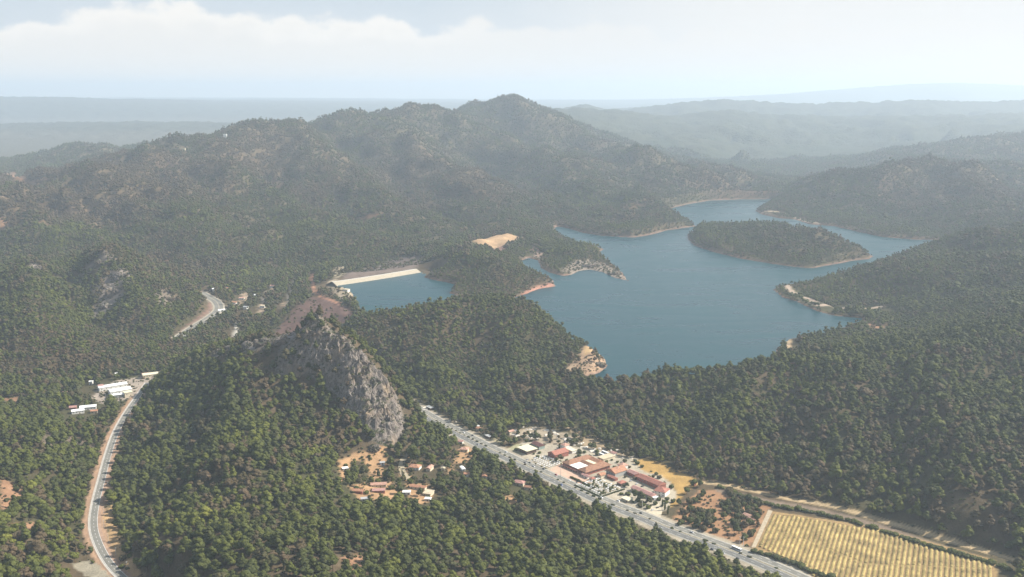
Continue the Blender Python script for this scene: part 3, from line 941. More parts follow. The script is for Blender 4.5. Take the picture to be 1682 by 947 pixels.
# rows of quads keep the sheet clean: cells whose centre is inside the widened lake outline
step = 12.0
gx = np.arange(lw[:, 0].min() - 30, lw[:, 0].max() + 30, step)
gy = np.arange(lw[:, 1].min() - 30, lw[:, 1].max() + 30, step)
WX, WY = np.meshgrid(gx, gy)
wd, _ = seg_dist(WX, WY, lw, True)
keep = inside(WX, WY, lw) | (wd < 16)
wi = np.arange(WX.size).reshape(WX.shape)
k4 = keep[:-1, :-1] & keep[:-1, 1:] & keep[1:, 1:] & keep[1:, :-1]
WF = np.stack([wi[:-1, :-1], wi[:-1, 1:], wi[1:, 1:], wi[1:, :-1]], -1)[k4]
used = np.unique(WF)
remap = np.full(WX.size, -1)
remap[used] = np.arange(len(used))
WV = np.stack([WX, WY, np.full(WX.shape, LAKE)], -1).reshape(-1, 3)[used]
tag(link('lake_water', mesh_np('lake_water', WV, remap[WF], [water_material()], True)), 'blue-green reservoir water', None, None, 'structure')

# ------------------------------------------------------------------ haze: one closed box of air
def box_mesh(name, x0, x1, y0, y1, z0, z1, m):
    v = [(x, y, z) for z in (z0, z1) for y in (y0, y1) for x in (x0, x1)]
    f = [(0, 2, 3, 1), (4, 5, 7, 6), (0, 1, 5, 4), (2, 6, 7, 3), (0, 4, 6, 2), (1, 3, 7, 5)]
    return mesh_np(name, v, f, [m])


hm = bpy.data.materials.new('haze')
hm.use_nodes = True
hm.node_tree.nodes.clear()
ht = NT(hm.node_tree)
pv = ht.n('ShaderNodeVolumePrincipled', {'Density': 0.000068, 'Color': (0.74, 0.87, 1.0, 1), 'Anisotropy': 0.25})
ho = ht.n('ShaderNodeOutputMaterial')
hm.node_tree.links.new(pv.outputs[0], ho.inputs['Volume'])
HZTOP = max(CAMZ, float(H.max())) + 60
haze = link('haze', box_mesh('haze', -42000, 42000, -1500, 41500, float(H.min()) - 1.0, HZTOP, hm))
tag(haze, 'pale haze filling the air over the valleys', None, None, 'stuff')

# ------------------------------------------------------------------ the crag
def rock_material(name='limestone', warm=0.5):
    m = bpy.data.materials.new(name)
    m.use_nodes = True
    t = NT(m.node_tree)
    bs = m.node_tree.nodes['Principled BSDF']
    bs.inputs['Roughness'].default_value = 0.95
    bs.inputs['Specular IOR Level'].default_value = 0.1
    geo = t.n('ShaderNodeNewGeometry')
    p = geo.outputs['Position']
    mp = t.n('ShaderNodeMapping', {'Vector': p, 'Scale': (1.0, 1.0, 0.35)})
    n1 = t.n('ShaderNodeTexNoise', {'Vector': mp, 'Scale': 0.05, 'Detail': 6.0, 'Roughness': 0.7})
    n2 = t.n('ShaderNodeTexNoise', {'Vector': mp, 'Scale': 0.28, 'Detail': 6.0, 'Roughness': 0.75})
    n3 = t.n('ShaderNodeTexNoise', {'Vector': p, 'Scale': 0.03, 'Detail': 3.0})
    grey = t.ramp(n2.outputs[0], [(0.3, (0.06, 0.05, 0.044)), (0.46, (0.165, 0.138, 0.12)), (0.62, (0.29, 0.25, 0.21)), (0.75, (0.45, 0.40, 0.335))])
    wrm = t.ramp(n1.outputs[0], [(0.35, (0.12, 0.10, 0.08)), (0.55, (0.26, 0.2, 0.145)), (0.7, (0.34, 0.25, 0.15))])
    c = t.mix(t.smooth(n3.outputs[0], 0.45, 0.68), grey, wrm)
    # green mats of herbs and scrub on the gentler ledges
    nz = t.n('ShaderNodeSeparateXYZ', {0: geo.outputs['Normal']}).outputs[2]
    n4 = t.n('ShaderNodeTexNoise', {'Vector': p, 'Scale': 0.09, 'Detail': 5.0, 'Roughness': 0.7})
    g = t.math('MULTIPLY', t.smooth(nz, 0.45, 0.75), t.smooth(n4.outputs[0], 0.46, 0.54))
    c = t.mix(g, c, (0.05, 0.055, 0.024))
    m.node_tree.links.new(c, bs.inputs['Base Color'])
    bp = t.n('ShaderNodeBump', {'Height': n2.outputs[0], 'Strength': 1.0, 'Distance': 3.0})
    m.node_tree.links.new(bp.outputs[0], bs.inputs['Normal'])
    return m


M_ROCK = rock_material()


def build_crag():
    xs = [p[0] for p in crag_w]
    ys = [p[1] for p in crag_w]
    st = 1.8
    X, Y = np.meshgrid(np.arange(min(xs) - 25, max(xs) + 25, st), np.arange(min(ys) - 25, max(ys) + 25, st))
    d, _ = seg_dist(X, Y, crag_w, True)
    i_ = inside(X, Y, crag_w)
    sd = np.where(i_, d, -d) + 9 * fbm(X / 28, Y / 28, 201, 4)
    h0 = hgt(X, Y)
    # fins run down the face: stretch the noise along the crag's own long axis
    a = R(-58)
    ua = X * math.cos(a) + Y * math.sin(a)
    va = -X * math.sin(a) + Y * math.cos(a)
    f1 = ridged(ua / 60 + .3 * fbm(X / 40, Y / 40, 7), va / 26, 203, 4, .55)
    f2 = ridged(X / 17, Y / 17, 205, 4, .55)
    f3 = ridged(X / 6, Y / 6, 207, 3, .6)
    body = (smooth(-5, 3, sd) * (6 + 0.05 * np.clip(sd, 0, 80)) + smooth(-3, 12, sd) * (11.0 * f1 + 9.5 * f2 + 4.0 * f3)) * (1 - .45 * smooth(1420, 1490, Y))
    # stepped ledges
    z = h0 + body
    led = 7.0
    fr = (z / led + .4 * fbm(X / 30, Y / 30, 211, 2)) % 1.0
    z = z + smooth(0, 10, sd) * led * 0.38 * (smooth(.35, .75, fr) - fr)
    z = np.where(sd < -5, h0 - 4, z)
    dx = 4.5 * fbm(X / 9, z / 9, 213, 3) * smooth(-3, 5, sd)
    dy = 4.5 * fbm(Y / 9, z / 9, 215, 3) * smooth(-3, 5, sd)
    global CRX, CRY, CRZ
    CRX, CRY, CRZ = X[0], Y[:, 0], np.where(sd > -4, z, -1e3)
    n, m_ = X.shape
    idx = np.arange(n * m_).reshape(n, m_)
    Fq = np.stack([idx[:-1, :-1], idx[:-1, 1:], idx[1:, 1:], idx[1:, :-1]], -1)
    kp = (np.maximum.reduce([sd[:-1, :-1], sd[:-1, 1:], sd[1:, 1:], sd[1:, :-1]]) > -8)
    Fq = Fq[kp]
    used = np.unique(Fq)
    rm_ = np.full(n * m_, -1)
    rm_[used] = np.arange(len(used))
    Vq = np.stack([X + dx, Y + dy, z], -1).reshape(-1, 3)[used]
    o = link('rock_crag', mesh_np('rock_crag', Vq, rm_[Fq], [M_ROCK], False))
    tag(o, 'jagged grey limestone crag rising out of the forest left of the highway', 'rock crag')


build_crag()



def surf(x, y):
    """height of the ground or of the crag where it stands higher"""
    z = hgt(x, y)
    fx = (x - CRX[0]) / (CRX[1] - CRX[0])
    fy = (y - CRY[0]) / (CRY[1] - CRY[0])
    ok = (fx > 0) & (fx < len(CRX) - 1) & (fy > 0) & (fy < len(CRY) - 1)
    ix, iy = np.clip(fx, 0, len(CRX) - 1).astype(int), np.clip(fy, 0, len(CRY) - 1).astype(int)
    return np.where(ok, np.maximum(z, CRZ[iy, ix]), z)


# ------------------------------------------------------------------ foliage materials and tree shapes
def leaf_material(name, stops, hue_noise=0.35):
    m = bpy.data.materials.new(name)
    m.use_nodes = True
    t = NT(m.node_tree)
    bs = m.node_tree.nodes['Principled BSDF']
    bs.inputs['Roughness'].default_value = 0.7
    bs.inputs['Specular IOR Level'].default_value = 0.12
    tint = t.n('ShaderNodeAttribute', attribute_name='tint', attribute_type='INSTANCER').outputs['Fac']
    base = t.ramp(tint, stops)
    tc = t.n('ShaderNodeTexCoord')
    nz = t.n('ShaderNodeTexNoise', {'Vector': tc.outputs['Object'], 'Scale': 0.55, 'Detail': 3.0, 'Roughness': 0.7})
    g = t.n('ShaderNodeMapRange', {0: nz.outputs[0], 1: 0.3, 2: 0.7, 3: 1.0 - hue_noise, 4: 1.0 + hue_noise})
    vm = t.n('ShaderNodeVectorMath', {0: base, 1: g.outputs[0]}, operation='MULTIPLY')
    m.node_tree.links.new(vm.outputs[0], bs.inputs['Base Color'])
    return m


# tint 0..1: dry brown, dull olive, mid green, fresh yellow-green
M_LEAF = leaf_material('foliage', [(0.0, (0.098, 0.068, 0.038)), (0.16, (0.077, 0.062, 0.03)), (0.3, (0.049, 0.055, 0.017)), (0.55, (0.067, 0.075, 0.016)),
                                   (0.8, (0.10, 0.107, 0.018)), (1.0, (0.138, 0.138, 0.024))])
M_BARK = mat('bark', (0.14, 0.095, 0.065), 0.95, (0.8, 0.4))


def ico(sub):
    bm = bmesh.new()
    bmesh.ops.create_icosphere(bm, subdivisions=sub, radius=1.0)
    v = np.array([x.co[:] for x in bm.verts])
    f = np.array([[q.index for q in p.verts] for p in bm.faces])
    bm.free()
    return v, f


ICO1, ICO2 = ico(1), ico(2)


def crown_mesh(name, seed, lobes, tufts, form='round', lod=2):
    """leafy crown: lumpy boughs plus many small leaf sprays standing off them; metres, trunk foot at the origin"""
    r = np.random.default_rng(seed)
    Vs, Fs, base = [], [], 0
    cen = []
    for i in range(lobes):
        if form == 'cone':
            h = (i + .5) / lobes
            z = 2.2 + 9.5 * h
            rad = 3.0 * (1 - h) + 0.7
            a = i * 2.4 + r.uniform(-.5, .5)
            off = rad * 0.45
            c = np.array([off * math.cos(a), off * math.sin(a), z])
            sz = np.array([rad * .8, rad * .8, rad * .62])
        elif form == 'cypress':
            h = (i + .5) / lobes
            c = np.array([r.uniform(-.2, .2), r.uniform(-.2, .2), 0.8 + 9 * h])
            w = 1.1 * math.sin(math.pi * min(1, h * .8 + .22))
            sz = np.array([w, w, 1.5])
        elif form == 'bush':
            a = i * 2.4
            c = np.array([0.9 * math.cos(a) * (i > 0), 0.9 * math.sin(a) * (i > 0), 0.8 + r.uniform(0, .5)])
            sz = np.array([1.1, 1.1, 0.9]) * r.uniform(.7, 1.1)
        else:
            a = i * 2.399 + r.uniform(-.4, .4)
            off = (0.0 if i == 0 else r.uniform(1.0, 2.3))
            c = np.array([off * math.cos(a), off * math.sin(a), r.uniform(4.2, 7.6) - 0.55 * off + (1.2 if i == 0 else 0)])
            k = r.uniform(1.5, 2.15)
            sz = np.array([k, k, k * r.uniform(.65, .95)])
        v, f = (ICO2 if lod == 2 else ICO1)
        n = r.uniform(.77, 1.18, len(v))
        Vs.append(v * n[:, None] * sz + c)
        Fs.append(f + base)
        base += len(v)
        cen.append((c, sz))
    if tufts:
        for _ in range(tufts):
            c, sz = cen[r.integers(len(cen))]
            d = r.normal(size=3)
            d[2] = abs(d[2]) * 0.9 - 0.25
            d /= np.linalg.norm(d)
            p = c + d * sz * r.uniform(.92, 1.28)
            t1 = r.normal(size=3)
            t1 /= np.linalg.norm(t1)
            t2 = np.cross(t1, d + r.normal(size=3) * .6)
            t2 /= np.linalg.norm(t2) + 1e-9
            s = r.uniform(.25, .56) * (0.6 if form in ('bush', 'cypress') else 1)
            q = np.array([p - t1 * s, p + t2 * s * .8, p + t1 * s + d * s * .5])
            Vs.append(q)
            Fs.append(np.array([[0, 1, 2]]) + base)
            base += 3
    return mesh_np(name, np.concatenate(Vs), np.concatenate(Fs), [M_LEAF], False)


def trunk_mesh(name, seed, h=6.0, rad=0.26):
    r = np.random.default_rng(seed)
    Vs, Fs = [], []

    def limb(a, b, ra, rb):
        a, b = np.array(a), np.array(b)
        d = (b - a) / np.linalg.norm(b - a)
        t1 = np.cross(d, [0.3, 0.9, 0.1])
        t1 /= np.linalg.norm(t1)
        t2 = np.cross(d, t1)
        o = len(Vs)
        for c, rr in ((a, ra), (b, rb)):
            for k in range(5):
                an = 2 * math.pi * k / 5
                Vs.append(c + (t1 * math.cos(an) + t2 * math.sin(an)) * rr)
        for k in range(5):
            Fs.append((o + k, o + (k + 1) % 5, o + 5 + (k + 1) % 5, o + 5 + k))
    limb((0, 0, -0.8), (0.1, 0.05, h * .5), rad, rad * .75)
    limb((0.1, 0.05, h * .5), (0, 0.1, h), rad * .75, rad * .35)
    for k in range(4):
        a = k * 1.7 + r.uniform(-.3, .3)
        z = h * r.uniform(.45, .8)
        limb((0, 0, z), (1.6 * math.cos(a), 1.6 * math.sin(a), z + 1.3), rad * .4, rad * .15)
    return mesh_np(name, np.array(Vs), np.array(Fs), [M_BARK], True)


NEAR = [crown_mesh('crown', 100 + i, [8, 10, 7, 9, 8, 11][i], 230, 'round') for i in range(6)] + [crown_mesh('crown', 120, 7, 200, 'cone'), crown_mesh('crown', 121, 8, 200, 'cone')]
LOW = [crown_mesh('crown', 140 + i, 5, 26, 'round', 1) for i in range(5)] + [crown_mesh('crown', 150, 4, 20, 'cone', 1)]
TRUNKS = [trunk_mesh('trunk', 1), trunk_mesh('trunk', 2, 7.0, 0.3)]

# ------------------------------------------------------------------ planting plan
pts = []
Yc = 760.0
LAYERS = []
TERR = []


def scatter(y0, y1, sp, smax=0.66):
    xm = y1 * smax
    gx_ = np.arange(-xm, xm, sp)
    gy_ = np.arange(y0, y1, sp * .9)
    X, Y = np.meshgrid(gx_, gy_)
    X = X + (np.arange(len(gy_)) % 2)[:, None] * sp * .5
    X = (X + RNG.uniform(-.42, .42, X.shape) * sp).ravel()
    Y = (Y + RNG.uniform(-.42, .42, Y.shape) * sp).ravel()
    m = (np.abs(X / Y) < smax - .02) & (Y > y0) & (Y <= y1)
    return X[m], Y[m], np.full(m.sum(), sp)


bands = [(640, 1150, 11.6), (1150, 1700, 10.8), (1700, 2500, 9.6), (2500, 3400, 9.8), (3400, 4500, 10.4), (4500, 5600, 12), (5600, 7400, 14)]
TX, TY, TS = [np.concatenate(a) for a in zip(*[scatter(*b) for b in bands])]
dens = grid_lookup(DENS, TX, TY)
tdl = grid_lookup(dl, TX, TY)
tn = fbm(TX / 95, TY / 95, 55, 3)
spots = [(165, 640, 22, 30), (185, 638, 30, 40), (200, 645, 26, 35), (212, 652, 16, 35), (247, 620, 20, 40), (238, 618, 12, 35), (145, 674, 20, 40), (128, 679, 18, 40), (118, 674, 12, 35), (156, 680, 12, 35), (150, 631, 7, 30), (193, 617, 8, 35), (108, 648, 8, 30),
         (567, 772, 8, 25), (682, 770, 14, 30), (706, 772, 11, 30), (628, 762, 8, 20), (622, 802, 16, 28), (588, 809, 11, 25), (687, 806, 17, 28), (704, 814, 14, 25), (668, 811, 9, 20), (703, 822, 8, 25), (600, 822, 8, 22), (763, 741, 12, 30), (757, 728, 8, 25),
         (768, 782, 8, 25), (796, 785, 8, 25), (853, 796, 11, 28), (868, 803, 8, 22), (728, 772, 8, 22), (760, 772, 8, 25), (783, 703, 8, 30), (787, 707, 8, 30), (802, 719, 10, 30), (813, 717, 6, 30), (839, 713, 8, 30), (706, 672, 12, 30), (1140, 797, 6, 20),
         (365, 512, 14, 50), (421, 487, 8, 50), (397, 492, 10, 50), (352, 477, 8, 45), (386, 499, 11, 50), (448, 472, 10, 50), (404, 507, 9, 50), (432, 505, 10, 45), (375, 476, 9, 45), (569, 478, 14, 50), (370, 226, 22, 90), (302, 247, 18, 90), (660, 812, 14, 20), (640, 775, 12, 20),
         (50, 445, 22, 40), (62, 441, 12, 40), (162, 431, 14, 35), (193, 458, 16, 45), (187, 482, 18, 45), (175, 505, 14, 35), (278, 492, 12, 30), (358, 580, 10, 25), (382, 574, 12, 25), (408, 569, 12, 25), (432, 565, 14, 28), (463, 563, 14, 25), (615, 738, 9, 25)]
clr = np.zeros(len(TX), bool)
for u_, v_, r_, f_ in spots:
    x_, y_, _z = hit(u_, v_)
    dxx, dyy = np.abs(TX - x_ + (y_ - TY) * x_ / y_ * 0), TY - y_
    clr |= (dxx < r_) & (dyy < r_ * .8 + 3) & (dyy > -r_ * .8 - f_)
keep = (RNG.random(len(TX)) < dens) & (tdl > 3.0) & ~clr
TX, TY, TS, tn, dens = TX[keep], TY[keep], TS[keep], tn[keep], dens[keep]
TZ = surf(TX, TY)
# leave out what no sight line from near the camera could meet: keep everything within 45 m of being seen
SVS = np.linspace(S0, S1, 400)
visq = np.full((len(QV), 400), 0.0)
HS = np.array([np.interp(SVS, SV, H[i]) for i in range(NQ)])
slope = (HS + 12 - CAMZ) / np.exp(QV)[:, None]
runmax = np.maximum.accumulate(slope, 0)
runprev = np.vstack([np.full((1, 400), -9), runmax[:-1]])
si = np.clip(((TX / TY - S0) / (S1 - S0) * 399).round().astype(int), 0, 399)
qi = np.clip(np.searchsorted(QV, np.log(TY)) - 3, 0, NQ - 1)
vis = (TZ + 45 + 0.012 * TY - CAMZ) / TY > runprev[qi, si]
TX, TY, TS, TZ, tn, dens = TX[vis], TY[vis], TS[vis], TZ[vis], tn[vis], dens[vis]
big = fbm(TX / 420, TY / 420, 71, 3)
young = smooth(.1, .5, fbm(TX / 160, TY / 160, 72, 2))
tint = 0.46 + 0.34 * tn + 0.22 * big + 0.2 * fbm(TX / 32, TY / 32, 58, 2) + RNG.normal(0, 0.10, len(TX)) + 0.08 * young
tint = tint - 0.25 * (1 - dens) + 0.10 * (1 - smooth(1000, 1400, TY)) - 0.04 * smooth(1500, 2600, TY)
bz = np.zeros(len(TX))
for u_, v_, r_ in [(905, 675, 60), (950, 690, 55), (1000, 700, 45), (870, 655, 40), (1130, 770, 50), (1250, 790, 55), (1350, 810, 50), (1040, 640, 50), (650, 560, 60), (590, 560, 60), (520, 700, 40), (560, 735, 35), (100, 590, 110), (200, 600, 90), (300, 590, 60), (60, 930, 60), (900, 520, 60), (1500, 720, 70), (1380, 690, 60), (1620, 860, 60), (830, 480, 50), (330, 470, 90)]:
    x_, y_, _z = hit(u_, v_)
    bz = np.maximum(bz, np.exp(-(((TX - x_) / (r_ * 1.3)) ** 2 + ((TY - y_) / (r_ * 1.6)) ** 2)))
conv_t, dry_t = grid_lookup(CONV, TX, TY), grid_lookup(DRY, TX, TY)
farw_ = smooth(1600, 2600, TY)
tint = tint - (.18 * conv_t - .13) * farw_ - .3 * dry_t
brown = RNG.random(len(TX)) < (.65 * dry_t + .09 * conv_t * farw_ + 0.02 + 0.38 * smooth(0.12, 0.5, fbm(TX / 230, TY / 230, 73, 3)) + 0.38 * bz)
tint = np.where(brown, RNG.uniform(0.0, 0.2, len(TX)), tint)
tint = np.clip(tint, 0, 1)
scl = (TS / 7.2) * RNG.uniform(.66, 1.2, len(TX)) * (1 + .35 * fbm(TX / 55, TY / 55, 59, 2)) * (1 - .16 * young) * np.where(RNG.random(len(TX)) < .05, 1.35, 1)
scl = np.where(dens < 0.4, scl * RNG.uniform(.45, .85, len(TX)), scl)
scl = scl * (1 + .22 * smooth(1500, 2300, TY)) * (1 - .22 * smooth(3800, 5200, TY))
scl = scl * np.where(TY > 2300, .62 + .38 * smooth(10, 110, grid_lookup(dl, TX, TY)), 1)
rot = RNG.uniform(0, 6.283, len(TX))
cx = to_px(TX, TY, TZ + 6)
lod_near = TY < 1750
proto = np.where(lod_near, np.where(RNG.random(len(TX)) < .86, RNG.integers(0, 6, len(TX)), RNG.integers(6, 8, len(TX))),
                 8 + np.where(RNG.random(len(TX)) < .88, RNG.integers(0, 5, len(TX)), 5))

# the trees that show largest stand as objects of their own
in_frame = (cx[0] > 4) & (cx[0] < 1678) & (cx[1] > 20) & (cx[1] < 955)
dist = np.sqrt(TX ** 2 + TY ** 2 + (CAMZ - TZ) ** 2)
order = np.argsort(np.where(in_frame, dist / scl, 1e9))[:300]
solo = np.zeros(len(TX), bool)
solo[order] = True
KIND = [('brown-tinged', 'pine tree'), ('olive-green', 'pine tree'), ('deep green', 'pine tree'), ('fresh yellow-green', 'pine tree')]


def add_tree(x, y, z, s, rz, ti, crown, trunk, label, cat, group, name='pine_tree', sz=None):
    root = empty(name, label, cat, (x, y, z), rz, group)
    root.scale = (s, s, s * (sz or 1))
    c = link('crown', crown, root)
    c['tint'] = float(ti)
    if trunk:
        link('trunk', trunk, root)
    return root


for i in order:
    u, v = cx[0][i], cx[1][i]
    where = ('at the bottom left beside the curving road' if u < 420 else 'in the dense wood at the bottom centre' if u < 800 else 'in the wood below the highway at the bottom right')
    cone = proto[i] >= 6
    ti = tint[i]
    w = 'brown-tinged' if ti < .2 else 'olive green' if ti < .42 else 'mid green' if ti < .6 else 'yellow-green'
    lab = f"{w} {'pointed' if cone else 'rounded'} pine crown {where}"
    add_tree(TX[i], TY[i], TZ[i] - .2, scl[i], rot[i], ti, NEAR[proto[i]], TRUNKS[i % 2], lab, 'pine tree', f"{w} {'pointed' if cone else 'rounded'} pines {where}")


def forest_object(name, X, Y, Z, scale, rotz, tints, protos, crowns, label):
    """one object: a cloud of points that each carry a tree; the tree meshes come from objects that stand in the scene"""
    me = bpy.data.meshes.new(name)
    me.vertices.add(len(X))
    me.vertices.foreach_set('co', np.stack([X, Y, Z], -1).astype(np.float32).ravel())
    for nm, typ, arr in (('tint', 'FLOAT', tints), ('rotz', 'FLOAT', rotz), ('size', 'FLOAT', scale)):
        me.attributes.new(nm, typ, 'POINT').data.foreach_set('value', np.asarray(arr, np.float32))
    me.attributes.new('proto', 'INT', 'POINT').data.foreach_set('value', np.asarray(protos, np.int32))
    ob = link(name, me)
    tag(ob, label, None, None, 'stuff')
    g = bpy.data.node_groups.new(name, 'GeometryNodeTree')
    g.interface.new_socket('Geometry', in_out='INPUT', socket_type='NodeSocketGeometry')
    g.interface.new_socket('Geometry', in_out='OUTPUT', socket_type='NodeSocketGeometry')
    t = NT(g)
    gi, go = g.nodes.new('NodeGroupInput'), g.nodes.new('NodeGroupOutput')
    join = g.nodes.new('GeometryNodeJoinGeometry')
    for pair in reversed(crowns):
        j2 = g.nodes.new('GeometryNodeJoinGeometry')
        for ob_ in pair:
            oi = g.nodes.new('GeometryNodeObjectInfo')
            oi.transform_space = 'ORIGINAL'
            oi.inputs['Object'].default_value = ob_
            oi.inputs['As Instance'].default_value = False
            g.links.new(oi.outputs['Geometry'], j2.inputs[0])
        toi = g.nodes.new('GeometryNodeGeometryToInstance')
        g.links.new(j2.outputs[0], toi.inputs[0])
        g.links.new(toi.outputs[0], join.inputs[0])
    iop = g.nodes.new('GeometryNodeInstanceOnPoints')

    def attr(nm, typ):
        a = g.nodes.new('GeometryNodeInputNamedAttribute')
        a.data_type = typ
        a.inputs['Name'].default_value = nm
        return a.outputs['Attribute']
    m2p = g.nodes.new('GeometryNodeMeshToPoints')
    g.links.new(gi.outputs[0], m2p.inputs[0])
    g.links.new(m2p.outputs[0], iop.inputs['Points'])
    g.links.new(join.outputs[0], iop.inputs['Instance'])
    iop.inputs['Pick Instance'].default_value = True
    g.links.new(attr('proto', 'INT'), iop.inputs['Instance Index'])
    cb = g.nodes.new('ShaderNodeCombineXYZ')
    g.links.new(attr('rotz', 'FLOAT'), cb.inputs[2])
    e2r = g.nodes.new('FunctionNodeEulerToRotation')
    g.links.new(cb.outputs[0], e2r.inputs[0])
    g.links.new(e2r.outputs[0], iop.inputs['Rotation'])
    g.links.new(attr('size', 'FLOAT'), iop.inputs['Scale'])
    g.links.new(iop.outputs[0], go.inputs[0])
    md = ob.modifiers.new('trees', 'NODES')
    md.node_group = g
    return ob


rest = ~solo
kids = {}
for o in list(SC.objects):
    if o.name.startswith('crown') and o.data not in kids:
        kids[o.data] = o
tr0 = next(o for o in SC.objects if o.name.startswith('trunk') and o.data == TRUNKS[0])
# one far tree of each plain shape stands in the scene as well; they serve as the pattern for the far wood
LOWOBJ = []
cand = np.nonzero(rest & (TY > 1900) & (TY < 2100) & in_frame)[0]
for k, me_ in enumerate(LOW):
    i = cand[(k * 977 + 5) % len(cand)]
    r_ = add_tree(TX[i], TY[i], TZ[i], scl[i], rot[i], .4, me_, TRUNKS[0], 'small dark pine among the many on the far wooded slopes', 'pine tree', 'pines of the far wooded slopes')
    LOWOBJ.append(next(c for c in r_.children if c.data == me_))
nearobj = []
for me_ in NEAR:
    if me_ not in kids:
        i = cand[(len(nearobj) * 313 + 77) % len(cand)]
        r_ = add_tree(TX[i], TY[i], TZ[i], scl[i], rot[i], .4, me_, TRUNKS[0], 'small dark pine among the many on the far wooded slopes', 'pine tree', 'pines of the far wooded slopes')
        kids[me_] = next(c for c in r_.children if c.data == me_)
    nearobj.append(kids[me_])
forest_object('pine_forest', TX[rest], TY[rest], TZ[rest] - .2, scl[rest], rot[rest], tint[rest], proto[rest],
              [(c, tr0) for c in nearobj] + [(c,) for c in LOWOBJ], 'dense pine forest covering the hills round the lake')
# undergrowth: low scrub where the trees stand thin
m = (GY < 5000) & (GY > 700)
X, Y, S_ = [np.concatenate(a) for a in zip(*[scatter(700, 1700, 6.0), scatter(1700, 2800, 9.0), scatter(2800, 4300, 15.0)])]
dd = grid_lookup(DENS, X, Y)
ll = grid_lookup(dl, X, Y)
rr = grid_lookup(rd, X, Y)
ff = grid_lookup(fd, X, Y)
crg = grid_lookup(CRm, X, Y)
pr = 0.6 * smooth(0.02, 0.12, dd) * (1 - smooth(.8, 1.0, dd)) + 0.9 * crg * (fbm(X / 22, Y / 22, 5, 2) > 0.0)
pr = np.where((ll > 3) & (rr > 2) & (ff > 0), pr, 0)
k = RNG.random(len(X)) < pr
X, Y, S_ = X[k], Y[k], S_[k]
BUSH = crown_mesh('crown', 160, 4, 40, 'bush', 1)
u_, v_, _ = (1112, 858, 0)
bx, by, bz = hit(1104, 868)
bush0 = empty('scrub_bush', 'low dark bush at the corner where the nursery meets the highway', 'bush', (bx, by, bz))
b0 = link('crown', BUSH, bush0)
b0['tint'] = 0.45
forest_object('scrub', X, Y, surf(X, Y), S_ / 6 * RNG.uniform(.5, 1.4, len(X)), RNG.uniform(0, 6, len(X)), np.clip(RNG.normal(.3, .14, len(X)), 0, 1), np.zeros(len(X), int),
              [(b0,)], 'low scrub in the gaps of the forest')
print('TREES', rest.sum(), 'scrub', len(X))

def boulder_mesh(name, seed, sx, sy, sz):
    r = np.random.default_rng(seed)
    v, f = ico(4)
    n = np.zeros(len(v))
    for k, (fr, am) in enumerate(((1.3, .35), (2.9, .22), (6.5, .12))):
        n += am * (1 - 2 * np.abs(perlin(v[:, 0] * fr + seed, v[:, 1] * fr + v[:, 2] * fr * .7, seed + k)))
    v = v * (0.85 + n)[:, None]
    v = v * np.array([sx, sy, sz])
    return mesh_np(name, v, f, [M_ROCK], False)


OUT = [(358, 580, 12, 8, 8, 'small grey outcrop at the lower left end of the rocky ridge beside the crag'),
       (382, 574, 16, 9, 9, 'grey outcrop second from the left on the ridge beside the crag'),
       (408, 569, 14, 9, 10, 'grey outcrop halfway along the ridge beside the crag'),
       (432, 565, 19, 10, 12, 'broad grey outcrop on the ridge, just left of the crag'),
       (463, 563, 20, 10, 10, 'grey outcrop leaning on the left shoulder of the crag'),
       (50, 445, 24, 12, 10, 'pale rock knob on the wooded hill near the left edge'),
       (62, 441, 13, 9, 9, 'small pale rock beside the rock knob near the left edge'),
       (162, 431, 16, 9, 9, 'rock on the crest of the wooded hill left of the curved road'),
       (193, 458, 22, 10, 15, 'upper pink-grey rock rib on the face of the left wooded hill'),
       (187, 482, 24, 10, 18, 'lower pink-grey rock rib on the face of the left wooded hill'),
       (175, 505, 18, 10, 12, 'dark rock at the foot of the rib on the left wooded hill'),
       (278, 492, 16, 9, 7, 'low rock streak on the slope above the curved road'),
       (615, 738, 11, 8, 7, 'pale round boulder at the upper edge of the red clay clearing'),
       (661, 722, 10, 6, 9, 'pale rock at the right foot of the crag'),
       (985, 600, 14, 9, 7, 'pale quarried rock on the headland tip by the small dam'),
       (968, 438, 26, 12, 9, 'pale cliff rock on the headland in the middle of the lake'),
       (1010, 450, 22, 10, 7, 'pale rock near the point of the headland in the middle of the lake')]
for k, (u, v, a, b, c, lab) in enumerate(OUT):
    x, y, z = hit(u, v)
    o = link('rock_outcrop', boulder_mesh('rock_outcrop', 300 + k, a * .62, b * .8, c * .62), None, (x, y, z + c * .1), RNG.uniform(-.4, .4))
    tag(o, lab, 'rock')

# ------------------------------------------------------------------ roads
M_ASPH = mat('asphalt', (0.15, 0.146, 0.132), 0.9, (0.08, 0.18))
M_ASPH2 = mat('worn_asphalt', (0.19, 0.18, 0.152), 0.9, (0.08, 0.18))
M_VERGE = mat('gravel_verge', (0.36, 0.32, 0.245), 0.95, (0.15, 0.2))
M_MEDIAN = mat('median_soil', (0.24, 0.21, 0.15), 0.95, (0.2, 0.25))
M_PAINT = mat('road_paint', (0.75, 0.74, 0.7), 0.7)
M_CONC = mat('concrete', (0.55, 0.52, 0.46), 0.9, (0.3, 0.12))


